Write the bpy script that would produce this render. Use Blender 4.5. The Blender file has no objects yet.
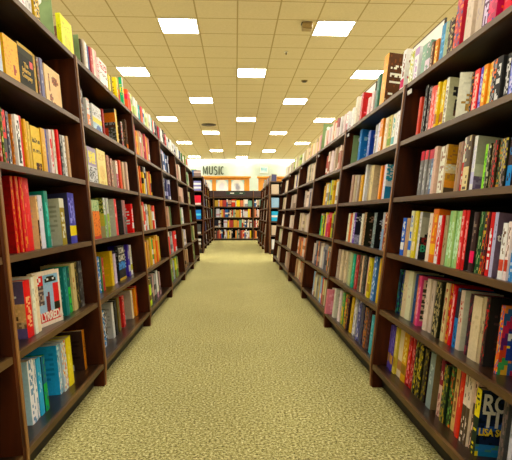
import bpy, bmesh, math, random
from mathutils import Vector, Matrix
C = bpy.context.scene.collection
rnd = random.Random(7)

# ------------------------------------------------------------------ helpers
def lin(c):
    return c / 12.92 if c <= 0.04045 else ((c + 0.055) / 1.055) ** 2.4
def rgb(h):
    """three or six digit hex colour -> linear rgb"""
    if len(h) == 3:
        return tuple(lin(int(x, 16) / 15) for x in h)
    return tuple(lin(int(h[i:i + 2], 16) / 255) for i in (0, 2, 4))
def link(o, parent=None):
    C.objects.link(o)
    if parent is not None:
        o.parent = parent
    return o
def tag(o, label=None, cat=None, group=None, kind=None):
    if label: o['label'] = label
    if cat: o['category'] = cat
    if group: o['group'] = group
    if kind: o['kind'] = kind
    return o
def empty(name, loc=(0, 0, 0), label=None, cat=None, group=None):
    o = bpy.data.objects.new(name, None)
    o.empty_display_size = .05
    o.location = loc
    link(o)
    return tag(o, label, cat, group)
def obj(name, bm, m, parent=None, kind=None, recalc=True):
    if recalc:
        bmesh.ops.recalc_face_normals(bm, faces=bm.faces[:])
    me = bpy.data.meshes.new(name)
    bm.to_mesh(me); bm.free()
    me.materials.append(m)
    o = bpy.data.objects.new(name, me)
    link(o, parent)
    if kind: o['kind'] = kind
    return o
def box(bm, lo, hi, P=None):
    """axis box in local coordinates, mapped through P"""
    P = P or (lambda a, b, c: (a, b, c))
    v = [bm.verts.new(P(x, y, z)) for z in (lo[2], hi[2]) for y in (lo[1], hi[1]) for x in (lo[0], hi[0])]
    for f in ((0, 1, 3, 2), (4, 5, 7, 6), (0, 1, 5, 4), (2, 3, 7, 6), (0, 2, 6, 4), (1, 3, 7, 5)):
        bm.faces.new([v[i] for i in f])
def prism(bm, pts, a0, a1, P):
    """polygon pts [(b, z)] extruded along a"""
    lo = [bm.verts.new(P(a0, b, z)) for b, z in pts]
    hi = [bm.verts.new(P(a1, b, z)) for b, z in pts]
    n = len(pts)
    bm.faces.new(lo); bm.faces.new(hi[::-1])
    for i in range(n):
        bm.faces.new([lo[i], lo[(i + 1) % n], hi[(i + 1) % n], hi[i]])
def new(): return bmesh.new()
def bevel(bm, w, seg=1):
    bmesh.ops.bevel(bm, geom=bm.edges[:], offset=w, segments=seg, affect='EDGES', clamp_overlap=True)
def disc(bm, M, r, t, n=24):
    ret = bmesh.ops.create_cone(bm, cap_ends=True, segments=n, radius1=r, radius2=r, depth=t, matrix=M)
    return ret

# ------------------------------------------------------------------ materials
def mat(name):
    m = bpy.data.materials.new(name); m.use_nodes = True
    nt = m.node_tree
    b = nt.nodes['Principled BSDF']
    return m, nt, b
def N(nt, t, **kw):
    n = nt.nodes.new(t)
    for k, v in kw.items():
        if k in n.inputs: n.inputs[k].default_value = v
        else: setattr(n, k, v)
    return n
def ramp(nt, stops):
    r = nt.nodes.new('ShaderNodeValToRGB')
    el = r.color_ramp.elements
    while len(el) < len(stops): el.new(.5)
    for e, (p, c) in zip(el, stops):
        e.position = p; e.color = (*c, 1)
    return r
def noise_mat(name, stops, scale, rough=.6, detail=4, stretch=(1, 1, 1), bump=0, spec=.5, dist=0):
    m, nt, b = mat(name); L = nt.links.new
    tc = N(nt, 'ShaderNodeTexCoord'); mp = N(nt, 'ShaderNodeMapping'); mp.inputs['Scale'].default_value = stretch
    L(tc.outputs['Object'], mp.inputs['Vector'])
    no = N(nt, 'ShaderNodeTexNoise', Scale=scale, Detail=detail, Distortion=dist)
    L(mp.outputs[0], no.inputs['Vector'])
    r = ramp(nt, stops); L(no.outputs['Fac'], r.inputs['Fac'])
    L(r.outputs['Color'], b.inputs['Base Color'])
    b.inputs['Roughness'].default_value = rough
    b.inputs['Specular IOR Level'].default_value = spec
    if bump:
        bp = N(nt, 'ShaderNodeBump', Strength=bump, Distance=.01)
        L(no.outputs['Fac'], bp.inputs['Height']); L(bp.outputs[0], b.inputs['Normal'])
    return m

M = {}
M['panel_wood'] = noise_mat('panel_wood', [(.3, rgb('1e0b03')), (.55, rgb('401a05')), (.75, rgb('602b0a'))], 5, .55, 6, (2, 2, .35), dist=.6, spec=.14)
M['shelf_wood'] = noise_mat('shelf_wood', [(.3, rgb('1c0f08')), (.55, rgb('2e1c10')), (.75, rgb('43301e'))], 6, .28, 6, (3, .4, 3), dist=.5)
M['edge_wood'] = noise_mat('edge_wood', [(.3, rgb('42290c')), (.6, rgb('5c4018')), (.8, rgb('735528'))], 8, .5, 5, (3, .4, 3), dist=.3)
M['strip_wood'] = noise_mat('strip_wood', [(.3, rgb('6e4820')), (.7, rgb('a0703c'))], 8, .45, 5, (3, 3, .4), dist=.3)
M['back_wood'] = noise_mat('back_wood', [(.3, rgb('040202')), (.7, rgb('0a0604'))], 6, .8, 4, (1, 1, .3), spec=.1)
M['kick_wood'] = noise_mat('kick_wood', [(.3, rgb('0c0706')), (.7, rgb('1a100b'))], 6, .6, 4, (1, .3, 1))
M['pages'] = noise_mat('pages', [(.35, rgb('cbb98f')), (.65, rgb('efe3c4'))], 60, .8, 3, (14, .4, .4), bump=.1)
M['divider_green'] = noise_mat('divider_green', [(.35, rgb('76945f')), (.65, rgb('86a56e'))], 12, .5)
M['sticker'] = noise_mat('sticker', [(.3, rgb('ececec')), (.7, rgb('ffffff'))], 30, .5)
M['tag_plastic'] = noise_mat('tag_plastic', [(.3, rgb('b8b6ae')), (.7, rgb('d8d6ce'))], 40, .4)
M['wall_paint'] = noise_mat('wall_paint', [(.3, rgb('b0beb2')), (.7, rgb('bccabe'))], 3, .8, bump=.02)
M['pale_floor'] = noise_mat('pale_floor', [(.3, rgb('e4dcc4')), (.7, rgb('efe8d4'))], 3, .5)  # invented pale tone for unseen side floors, bounces light up to the ceiling
M['side_paint'] = noise_mat('side_paint', [(.3, rgb('e8e2cc')), (.7, rgb('f0ead6'))], 3, .8)
M['orange_wood'] = noise_mat('orange_wood', [(.3, rgb('c0780e')), (.6, rgb('d88f1a')), (.8, rgb('e09c2a'))], 4, .45, 5, (1, 1, .3), dist=.4)
M['letter_green'] = noise_mat('letter_green', [(.3, rgb('2c3824')), (.7, rgb('38442e'))], 10, .5)
M['sign_green'] = noise_mat('sign_green', [(.3, rgb('163524')), (.7, rgb('1f4430'))], 10, .4)
M['header_wood'] = noise_mat('header_wood', [(.3, rgb('2b1a1c')), (.7, rgb('3d262a'))], 6, .45, 5, (.3, 1, 1))
M['white_metal'] = noise_mat('white_metal', [(.3, rgb('dedbd0')), (.7, rgb('efece2'))], 20, .4)
M['beige_metal'] = noise_mat('beige_metal', [(.3, rgb('8b7447')), (.7, rgb('a08856'))], 20, .5)
M['dark_metal'] = noise_mat('dark_metal', [(.3, rgb('2a2419')), (.7, rgb('41382a'))], 20, .5)
M['print_white'] = noise_mat('print_white', [(.3, rgb('dcd8cc')), (.7, rgb('ece8de'))], 40, .5)
M['print_yellow'] = noise_mat('print_yellow', [(.3, rgb('e2c21f')), (.7, rgb('f0d22e'))], 40, .5)
M['print_black'] = noise_mat('print_black', [(.3, rgb('161616')), (.7, rgb('242424'))], 40, .5)
M['print_green'] = noise_mat('print_green', [(.3, rgb('149a6c')), (.7, rgb('2cae7e'))], 40, .5)
M['print_gold'] = noise_mat('print_gold', [(.3, rgb('cfa436')), (.7, rgb('e0bb4c'))], 40, .5)
M['board_white'] = noise_mat('board_white', [(.3, rgb('e8e8e0')), (.7, rgb('f4f4ee'))], 8, .5)

def cover_mat(name, rough):
    m, nt, b = mat(name); L = nt.links.new
    at = N(nt, 'ShaderNodeAttribute', attribute_name='Col')
    tc = N(nt, 'ShaderNodeTexCoord')
    no = N(nt, 'ShaderNodeTexNoise', Scale=90, Detail=3)
    L(tc.outputs['Object'], no.inputs['Vector'])
    r = ramp(nt, [(.3, (.86, .86, .86)), (.7, (1.0, 1.0, 1.0))]); L(no.outputs['Fac'], r.inputs['Fac'])
    mx = N(nt, 'ShaderNodeMix', data_type='RGBA', blend_type='MULTIPLY'); mx.inputs[0].default_value = 1
    L(at.outputs['Color'], mx.inputs[6]); L(r.outputs['Color'], mx.inputs[7])
    L(mx.outputs[2], b.inputs['Base Color'])
    b.inputs['Roughness'].default_value = rough
    b.inputs['Specular IOR Level'].default_value = .2
    return m
M['cover_gloss'] = cover_mat('cover_gloss', .4)
M['cover_matte'] = cover_mat('cover_matte', .6)

def carpet():
    m, nt, b = mat('carpet'); L = nt.links.new
    tc = N(nt, 'ShaderNodeTexCoord')
    n1 = N(nt, 'ShaderNodeTexNoise', Scale=88, Detail=5, Roughness=.85)
    n2 = N(nt, 'ShaderNodeTexNoise', Scale=1.3, Detail=3)
    for n in (n1, n2): L(tc.outputs['Object'], n.inputs['Vector'])
    r1 = ramp(nt, [(.38, rgb('3a3618')), (.46, rgb('938a50')), (.54, rgb('c8c07c')), (.62, rgb('fbf8c6'))]); L(n1.outputs['Fac'], r1.inputs['Fac'])
    r2 = ramp(nt, [(.35, (.9, .9, .9)), (.65, (1, 1, 1))]); L(n2.outputs['Fac'], r2.inputs['Fac'])
    mx = N(nt, 'ShaderNodeMix', data_type='RGBA', blend_type='MULTIPLY'); mx.inputs[0].default_value = 1
    L(r1.outputs[0], mx.inputs[6]); L(r2.outputs[0], mx.inputs[7]); L(mx.outputs[2], b.inputs['Base Color'])
    b.inputs['Roughness'].default_value = .95; b.inputs['Specular IOR Level'].default_value = .15
    bp = N(nt, 'ShaderNodeBump', Strength=.6, Distance=.012)
    L(n1.outputs['Fac'], bp.inputs['Height']); L(bp.outputs[0], b.inputs['Normal'])
    return m
M['carpet'] = carpet()

T = .6096                    # ceiling tile
GX, GY = .034, 7.317         # a corner of the tile grid
def ceiling_mat():
    m, nt, b = mat('ceiling_tile'); L = nt.links.new
    tc = N(nt, 'ShaderNodeTexCoord')
    sx = N(nt, 'ShaderNodeSeparateXYZ'); L(tc.outputs['Object'], sx.inputs[0])
    masks = []
    for ax, off in ((0, GX), (1, GY)):
        s = N(nt, 'ShaderNodeMath', operation='SUBTRACT'); L(sx.outputs[ax], s.inputs[0]); s.inputs[1].default_value = off - 50 * T
        d = N(nt, 'ShaderNodeMath', operation='DIVIDE'); L(s.outputs[0], d.inputs[0]); d.inputs[1].default_value = T
        f = N(nt, 'ShaderNodeMath', operation='FRACT'); L(d.outputs[0], f.inputs[0])
        g = N(nt, 'ShaderNodeMath', operation='SUBTRACT'); L(f.outputs[0], g.inputs[0]); g.inputs[1].default_value = .5
        a = N(nt, 'ShaderNodeMath', operation='ABSOLUTE'); L(g.outputs[0], a.inputs[0])
        h = N(nt, 'ShaderNodeMath', operation='GREATER_THAN'); L(a.outputs[0], h.inputs[0]); h.inputs[1].default_value = .482
        masks.append(h)
    mxm = N(nt, 'ShaderNodeMath', operation='MAXIMUM'); L(masks[0].outputs[0], mxm.inputs[0]); L(masks[1].outputs[0], mxm.inputs[1])
    no = N(nt, 'ShaderNodeTexNoise', Scale=45, Detail=4); L(tc.outputs['Object'], no.inputs['Vector'])
    r = ramp(nt, [(.3, rgb('cdc09c')), (.7, rgb('d6c9a6'))]); L(no.outputs['Fac'], r.inputs['Fac'])
    mx = N(nt, 'ShaderNodeMix', data_type='RGBA'); L(mxm.outputs[0], mx.inputs[0]); L(r.outputs[0], mx.inputs[6])
    mx.inputs[7].default_value = (*rgb('a8966a'), 1)
    L(mx.outputs[2], b.inputs['Base Color'])
    b.inputs['Roughness'].default_value = .9; b.inputs['Specular IOR Level'].default_value = .1
    return m
M['ceiling'] = ceiling_mat()

def emit_mat(name, col, s):
    m, nt, b = mat(name); L = nt.links.new
    tc = N(nt, 'ShaderNodeTexCoord'); no = N(nt, 'ShaderNodeTexNoise', Scale=25, Detail=2)
    L(tc.outputs['Object'], no.inputs['Vector'])
    r = ramp(nt, [(.3, tuple(x * .95 for x in col)), (.7, col)]); L(no.outputs['Fac'], r.inputs['Fac'])
    b.inputs['Base Color'].default_value = (.8, .8, .8, 1)
    L(r.outputs[0], b.inputs['Emission Color']); b.inputs['Emission Strength'].default_value = s
    return m
LAMP = (1.0, .94, .82)
LS = 13.0
M['cove'] = emit_mat('cove_diffuser', LAMP, 3.5)
M['lamp'] = emit_mat('lamp_diffuser', LAMP, LS)

# ------------------------------------------------------------------ camera
F_PX, YAW, PITCH, CAM_Z = 476.4, .043, -.0328, .94
cam = bpy.data.cameras.new('camera'); co = bpy.data.objects.new('camera', cam); link(co)
cam.sensor_fit = 'HORIZONTAL'; cam.sensor_width = 36; cam.lens = F_PX * 36 / 512
cam.clip_start = .05; cam.clip_end = 100
co.location = (0, 0, CAM_Z); co.rotation_euler = (math.pi / 2 + PITCH, 0, -YAW)
bpy.context.scene.camera = co

# ------------------------------------------------------------------ room
CZ = CAM_Z + 2.9595
X0, X1, Y0, Y1 = -8.5, 8.5, -4.0, 25.6
def slab(name, lo, hi, m):
    bm = new(); box(bm, lo, hi); o = obj(name, bm, M[m], kind='structure'); return o
slab('floor', (-4, Y0, -.1), (4, Y1, 0), 'carpet')
slab('floor_left', (X0, Y0, -.1), (-4, Y1, 0), 'pale_floor')  # out of view, made pale as an added reflector for the ceiling
slab('floor_right', (4, Y0, -.1), (X1, Y1, 0), 'pale_floor')  # the same added reflector on the right, also unseen
slab('ceiling', (X0, Y0, CZ), (X1, Y1, CZ + .1), 'ceiling')
slab('wall_back', (X0, Y1, 0), (X1, Y1 + .1, CZ), 'wall_paint')
slab('wall_front', (X0, Y0 - .1, 0), (X1, Y0, CZ), 'side_paint')
slab('wall_left', (X0 - .1, Y0, 0), (X0, Y1, CZ), 'side_paint')
slab('wall_right', (X1, Y0, 0), (X1 + .1, Y1, CZ), 'side_paint')

# ceiling lights: 2 ft square troffers in a staggered pattern
ORD = ['first', 'second', 'third', 'fourth', 'fifth', 'sixth', 'seventh', 'eighth', 'ninth', 'tenth', 'eleventh', 'twelfth',
       'thirteenth', 'fourteenth', 'fifteenth', 'sixteenth', 'seventeenth', 'eighteenth', 'nineteenth', 'twentieth',
       'twenty-first', 'twenty-second', 'twenty-third', 'twenty-fourth', 'twenty-fifth', 'twenty-sixth', 'twenty-seventh', 'twenty-eighth', 'twenty-ninth', 'thirtieth']
SEEN = {0: (-2, 2), 4: (-4, 0, 4), 8: (-2, 2), 12: (-4, 0, 4), 16: (-2, 2), 20: (-4, 0, 4), 24: (-2, 2), 28: (-4, 0)}
WHERE = {2: ('left one', 'right one'), 3: ('left one', 'middle one', 'right one')}
ROWW = ['row nearest the camera', 'second row from the camera', 'third row from the camera', 'fourth row from the camera',
        'fifth row from the camera', 'sixth row from the camera', 'seventh row from the camera', 'last row by the back wall']
def ceiling_light(x, y, label):
    e = empty('ceiling_light', (x + T / 2, y + T / 2, CZ), label, 'ceiling light', 'square ceiling light panels')
    bm = new()
    h = T / 2 - .004; g = h - .021
    for lo, hi in (((-h, -h), (h, -g)), ((-h, g), (h, h)), ((-h, -g), (-g, g)), ((g, -g), (h, g))):
        box(bm, (lo[0], lo[1], -.012), (hi[0], hi[1], -.0005))
    bmesh.ops.remove_doubles(bm, verts=bm.verts[:], dist=1e-5)
    obj('frame', bm, M['white_metal'], e)
    bm = new(); box(bm, (-g, -g, -.009), (g, g, -.001)); obj('diffuser', bm, M['lamp'], e)
for i, (r, cols) in enumerate(SEEN.items()):
    for j, c in enumerate(cols):
        ceiling_light(GX + c * T, GY + r * T, f"glowing white square ceiling panel, {WHERE[len(cols)][j]} in the {ROWW[i]}")
e = empty('cove_light', (0, Y1 - .12, CZ - .12), 'bright white light strip along the top of the back wall', 'cove light')
bm = new(); box(bm, (-8, -.04, .0), (8, .01, .06)); obj('diffuser', bm, M['cove'], e)
bm = new(); box(bm, (-8.02, -.06, .06), (8.02, .12, .119)); obj('housing', bm, M['white_metal'], e)
# the same fixtures in the parts of the ceiling that the picture does not show
for r in range(-16, 29, 4):
    off = 2 if (r // 4) % 2 == 0 else 0
    for c in range(-14, 14, 2):
        if (c - off) % 4 or c in SEEN.get(r, ()): continue
        x, y = GX + (c + .5) * T, GY + (r + .5) * T
        if not (X0 + .4 < x < X1 - .4 and Y0 + .3 < y < Y1 - .3): continue
        ld = bpy.data.lights.new('ceiling_lamp', 'AREA'); ld.shape = 'SQUARE'; ld.size = .55
        ld.color = LAMP; ld.energy = LS * math.pi * .55 * .55 * 1.0
        lo = bpy.data.objects.new('ceiling_lamp', ld); lo.location = (x, y, CZ - .012); link(lo)

# ------------------------------------------------------------------ books
def shade(c, k): return tuple(min(1, x * k) for x in c)
def ink(h):
    c = rgb(h); g = .3 * c[0] + .59 * c[1] + .11 * c[2]
    return tuple(max(.004, min(.92, g + (x - g) * 1.15)) for x in c)
def spine_fn(style, cols, seed):
    r = random.Random(seed)
    c = [ink(x) for x in cols]
    c1 = c[0]; c2 = c[1] if len(c) > 1 else c1; c3 = c[2] if len(c) > 2 else c2
    tab = [[r.random() for _ in range(8)] for _ in range(40)]
    z0, z1 = r.uniform(.08, .2), r.uniform(.72, .9)
    cut = r.uniform(.45, .58)
    def f(i, ny, v, k):
        q = tab[k % 40][i % 8]
        mid = 0 < i < ny - 1
        if style == 'p':
            return c2 if mid and z0 + .25 < v < z1 and q < .22 else c1
        if style == 't':
            return c2 if mid and z0 < v < z1 and q < .62 else c1
        if style == 'b':
            if v > .82: return c2
            return c3 if mid and .15 < v < .72 and q < .5 else c1
        if style == 'l':
            if .16 < v < .34: return c2
            return c3 if mid and .42 < v < .9 and q < .45 else c1
        if style == 'd':
            return c1 if q < .55 else (c2 if q < .82 else c3)
        if style == 'h':
            a = c1 if v > cut else c2
            return (c2 if v > cut else c1) if mid and q < .25 and (v > cut + .12 or v < cut - .15) else a
        if style == 's':
            return c2 if (mid and q < .42) else c1
        return c1
    return f
def cover_fn(cols, seed, pic=None, bar=None):
    r = random.Random(seed)
    c = [ink(x) for x in cols]
    c1 = c[0]; c2 = c[1 % len(c)]; c3 = c[2 % len(c)]
    W_, K, R_, BL, Y, BR = rgb('eee'), rgb('221'), rgb('d22'), rgb('9bd'), rgb('fd2'), rgb('742')
    tab = [[r.random() for _ in range(16)] for _ in range(24)]
    t0 = r.uniform(.62, .74)
    def f(u, v, i, k):
        q = tab[k % 24][i % 16]
        if pic is None:
            if bar and v < .16 and .12 < u < .6:
                return K if i % 2 and .03 < v < .13 else W_
            if bar is not None:
                return c3 if .3 < v < .85 and .15 < u < .85 and k % 2 == 0 and q < .7 else c1
            if t0 < v < t0 + .18 and .15 < u < .85: return c2 if q < .5 else c1
            if .06 < v < .13 and .2 < u < .8: return c2 if q < .6 else c1
            if (u - .5) ** 2 / .1 + (v - .38) ** 2 / .04 < 1: return c3 if q < .75 else c2
            return c1
        if pic == 'quilt':
            if .2 < v < .66 and .14 < u < .9:
                if .34 < v < .42: return Y if q < .5 else rgb('24a')
                if .5 < v < .6: return W_ if q < .45 else rgb('24a')
                return rgb('24a')
            pal = [rgb(x) for x in ('d42', 'eb3', '36a', '627', '4a5', 'e83', 'c25')]
            return pal[int((i // 3) * 5 + (k // 5) * 3 + (1 if (i % 3) / 3 > (k % 5) / 5 else 4)) % 7]
        if pic == 'tree':
            if v < .16: return rgb('543')
            if (u - .55) ** 2 / .09 + (v - .36) ** 2 / .014 < 1: return c3 if q < .85 else BR
            if .16 < v < .3 and u < .45: return rgb('e92')
            if .42 < v < .6: return c2 if q < .8 else rgb('eed')
            return c1 if q < .8 else rgb('a73')
        if pic == 'fade':
            return c1 if v > .5 else (c2 if v > .3 else (c3 if q < .6 else rgb('879')))
        if pic == 'group':
            if v > .88: return rgb('998')
            if v > .45:
                return c3 if ((u - .75) ** 2 / .03 + (v - .62) ** 2 / .02 < 1 or (u - .3) ** 2 / .02 + (v - .48) ** 2 / .008 < 1) else c1
            if .28 < v < .45: return rgb('822') if u < .5 and q < .6 else c3
            return c3 if q < .8 else rgb('654')
        if pic == 'frame':
            if u > .86 or u < .1 or v > .93 or v < .09: return c3
            return c2 if k % 3 and q < .6 else c1
        if pic == 'rotten':
            w = .28 + .22 * u
            if v < .07: return rgb('ed2') if u < .1 else rgb('17a')
            if v < .17: return rgb('27b') if q < .6 else rgb('487')
            if abs(v - w - .08) < .05: return rgb('25a')
            return rgb('124') if q < .7 else rgb('012')
        if pic == 'lines':
            if v < .18: return BR if q < .6 else rgb('a97')
            for a_, h_ in ((.72, .07), (.57, .07), (.45, .06), (.26, .04)):
                if a_ < v < a_ + h_ and .12 < u < .9: return c2 if q < .7 else c1
            return c1 if q < .85 else c3
        if pic == 'blue':
            if .38 < v < .55: return c2
            return rgb('28b') if v < .38 else (c1 if q < .7 else c2)
        if pic == 'night':
            if v < .3: return c3 if q < .5 else rgb('bbd')
            if .72 < v < .92: return c2 if q < .4 else c1
            return c1
        if pic == 'amber':
            return c3 if (u - .65) ** 2 + (v - .35) ** 2 < .012 else (c2 if q < .12 else c1)
        if pic == 'inferno':
            if v > .92: return rgb('ca4')
            if v > .8: return c2
            if (u - .82) ** 2 / .02 + (v - .68) ** 2 / .007 < 1: return rgb('e66')
            return c1 if q < .85 else c3
        if pic == 'splash':
            for a, b_, w, h in ((.62, .72, .05, .012), (.3, .25, .01, .01), (.5, .1, .05, .004), (.25, .6, .003, .05)):
                if (u - a) ** 2 / w + (v - b_) ** 2 / h < 1: return c3 if q < .6 else rgb('b63')
            return c1
        if pic == 'foot':
            if v < .22 and .25 < u < .9: return c3 if q < .7 else c2
            if .42 < v < .5 or .66 < v < .74: return rgb('653') if q < .55 and .1 < u < .9 else c1
            return c1
        if pic == 'child':
            return c1 if q < .7 else c2
        if pic == 'horse':
            if v > .6: return W_ if (.78 < v < .83 and u < .5 and q < .8) or (.7 < v < .74 and u < .8 and q < .7) else rgb('657')
            if v < .17: return W_ if .07 < v < .12 and u < .4 else rgb('658')
            if (u - .6) ** 2 / .03 + (v - .36) ** 2 / .004 < 1 or (u - .66) ** 2 / .006 + (v - .46) ** 2 / .008 < 1: return rgb('532')
            if v < .3: return rgb('864') if q < .6 else rgb('ca7')
            return rgb('da6') if q < .8 else rgb('eb7')
        if pic == 'mask':
            if u < .05 or u > .95 or v < .06 or v > .94: return rgb('edc')
            if v > .76 and u < .33: return W_ if (abs((u - .18) ** 2 / .006 + (v - .85) ** 2 / .0025 - 1) < .6) else R_
            if v > .76:
                if (u - .63) ** 2 / .05 + (v - .83) ** 2 / .003 < 1:
                    return W_ if (abs(u - .52) < .05 or abs(u - .74) < .05) and abs(v - .83) < .025 else K
                return rgb('8bd')
            if v < .24: return R_ if u > .16 else rgb('998')
            if u > .7:
                return R_ if v > .4 else K
            if u < .36: return (rgb('544') if q < .7 else rgb('a98')) if v > .38 else rgb('9bd')
            return rgb('722') if abs(u - .52) < .05 + (.3 - abs(v - .3)) * .1 and v < .62 else rgb('9bd')
        if pic == 'redtext':
            if v < .3 and .45 < u < .95: return R_ if (u - .7) ** 2 / .04 + (v - .16) ** 2 / .012 < 1 else c1
            if .5 < v < .62: return rgb('876') if q < .5 else c1
            if .72 < v < .92: return c2 if q < .55 and .1 < u < .9 else c1
            return c1
        if pic == 'green':
            if v > .7: return rgb('ddd') if q < .8 else rgb('678')
            if .55 < v < .7: return rgb('fd2') if q < .85 else c1
            return c1 if q < .7 else rgb('7d5')
        if pic == 'band':
            if .38 < v < .56: return c2
            if v < .38: return c3 if (u - .6) ** 2 / .1 + (v - .12) ** 2 / .05 < 1 else rgb('acd')
            return rgb('888') if .66 < v < .84 and q < .35 else c1
        if pic == 'orange':
            if v > .9: return rgb('333')
            if .66 < v < .9: return c2
            if .56 < v < .64: return rgb('999') if q < .6 else c1
            if v < .5: return rgb('d42') if u < .55 else (rgb('443') if q < .5 else rgb('888'))
            return rgb('532')
        if pic == 'photo':
            if .1 < v < .26: return c2
            return c3 if q < .25 else (c1 if q < .7 else rgb('321'))
        if pic == 'block':
            if v > .5: return rgb('ed2') if (.56 < v < .88 and .12 < u < .88 and q < .85) else rgb('98a')
            return rgb('444') if q < .35 and .1 < u < .9 and .08 < v < .46 else rgb('ccc')
        if pic == 'half':
            if v > .7: return c1 if q < .75 else rgb('7a7')
            if v < .06: return rgb('c32')
            return c2 if q < .85 else rgb('b52')
        if pic == 'dancer':
            if abs(u - .5) < .2 and v < .6: return rgb('213')
            if v > .6: return rgb('562') if q < .6 else rgb('cc5')
            return rgb('cb8') if v < .3 else rgb('dc4')
        if pic == 'clancy':
            if .32 < v < .55: return rgb('38d') if q < .75 else rgb('135')
            if v < .06: return rgb('ca3')
            return c1
        return c1
    return f

def set_colours(me, cols):
    at = me.color_attributes.new('Col', 'FLOAT_COLOR', 'CORNER')
    flat = []
    for p in me.polygons:
        c = cols[p.index]
        for _ in range(p.loop_total): flat += [c[0], c[1], c[2], 1.0]
    at.data.foreach_set('color', flat)

BT = .0022
def cover_mesh(t, d, h, spine, front, back, nz=18, ny=5, nu=8, rounded=0.0):
    """U shaped binding: x thickness, y depth from the spine, z height; one joined mesh"""
    sec = []                                  # outline in x, y with what colours the strip that starts there
    for j in range(nu): sec.append((0, d * (1 - j / nu), ('b', j)))
    for i in range(ny):
        u = i / ny
        sec.append((t * u, -rounded * math.sin(math.pi * u), ('s', i)))
    for j in range(nu): sec.append((t, d * j / nu, ('f', j)))
    sec += [(t, d, ('e', 0)), (t - BT, d, ('e', 0)), (t - BT, BT, ('e', 0)), (BT, BT, ('e', 0)), (BT, d, ('e', 0))]
    bm = new(); cols = []
    n = len(sec)
    rows = [[bm.verts.new((x, y, h * k / nz)) for x, y, _ in sec] for k in range(nz + 1)]
    edge = spine(0, ny, .02, 0)
    for k in range(nz):
        v = (k + .5) / nz
        for a in range(n):
            b = (a + 1) % n
            bm.faces.new([rows[k][a], rows[k][b], rows[k + 1][b], rows[k + 1][a]])
            kd, j = sec[a][2]
            if kd == 's': cols.append(spine(j, ny, v, k))
            elif kd == 'f': cols.append(front((j + .5) / nu, v, j, k))
            elif kd == 'b': cols.append(back((j + .5) / nu, v, j, k))
            else: cols.append(edge)
    def cap(row, flip):
        nonlocal cols
        outer_n = nu + ny + nu + 1            # points 0..outer_n-1 outer, then 4 inner
        I = [row[outer_n + q] for q in range(4)]
        f1 = [row[q] for q in range(nu + 1)] + [I[2], I[3]]
        f2 = [row[q] for q in range(nu, nu + ny + 1)] + [I[1], I[2]]
        f3 = [row[q] for q in range(nu + ny, outer_n)] + [I[0], I[1]]
        for f in (f1, f2, f3):
            bm.faces.new(f[::-1] if flip else f); cols.append(edge)
    cap(rows[0], True); cap(rows[-1], False)
    me = bpy.data.meshes.new('cover')
    bm.to_mesh(me); bm.free()
    set_colours(me, cols)
    return me
def pages_mesh(t, d, h):
    bm = new()
    box(bm, (BT, BT, .003), (t - BT, d - .004, h - .003))
    bmesh.ops.recalc_face_normals(bm, faces=bm.faces[:])
    me = bpy.data.meshes.new('pages'); bm.to_mesh(me); bm.free()
    me.materials.append(M['pages'])
    return me
def text_mesh(s, size, m, align='LEFT', bold=.0, extrude=.0006):
    cu = bpy.data.curves.new('t', 'FONT'); cu.body = s; cu.size = size; cu.align_x = align; cu.extrude = extrude; cu.offset = bold
    cu.resolution_u = 3
    ob = bpy.data.objects.new('t', cu); C.objects.link(ob)
    dg = bpy.context.evaluated_depsgraph_get()
    me = bpy.data.meshes.new_from_object(ob.evaluated_get(dg))
    bpy.data.objects.remove(ob); bpy.data.curves.remove(cu)
    me.materials.clear(); me.materials.append(m)
    return me
def lettering(parent, lines, M4, name='title_lettering'):
    """lines: (text, size, x, y, material, shear, bold); M4 maps text plane to the book's local frame"""
    for (s, size, x, y, m, sx, bold) in lines:
        o = bpy.data.objects.new(name, text_mesh(s, size, M[m], bold=bold))
        link(o, parent)
        o.matrix_local = M4 @ Matrix.Translation((x, y, .0008)) @ Matrix(((sx, 0, 0, 0), (0, 1, 0, 0), (0, 0, 1, 0), (0, 0, 0, 1)))
def front_frame(t):        # text x -> depth, text y -> up, normal +x
    return Matrix(((0, 0, 1, t), (1, 0, 0, 0), (0, 1, 0, 0), (0, 0, 0, 1)))

# ------------------------------------------------------------------ bookcases
ZL = [.1236, .4615, .7969, 1.1229, 1.4527, 1.7948]
ZR = [.1266, .4275, .735, 1.0294, 1.3289, 1.6361]
SL, SR = .086, .116          # how far the fronts lean back
FL, FR = .7143, .7369        # half aisle at floor level
BL_, BR_ = 1.3937, 1.3699    # bay lengths
YL, YR = 2.6293, 2.5491      # the first whole upright on each side
def front_x(side, z):
    return FR + .004 + SR * (z - .1266) if side == 'R' else -(FL + .004 + SL * (z - .1236))
def frame(side, lev):
    """foot of the shelf front, direction into the shelf, direction up along the leaning books"""
    s = 1 if side == 'R' else -1
    a = math.atan(SR if side == 'R' else SL)
    z = (ZR if side == 'R' else ZL)[lev]
    return (Vector((front_x(side, z), 0, z)), Vector((s * math.cos(a), 0, -math.sin(a))), Vector((s * math.sin(a), 0, math.cos(a))))

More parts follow.
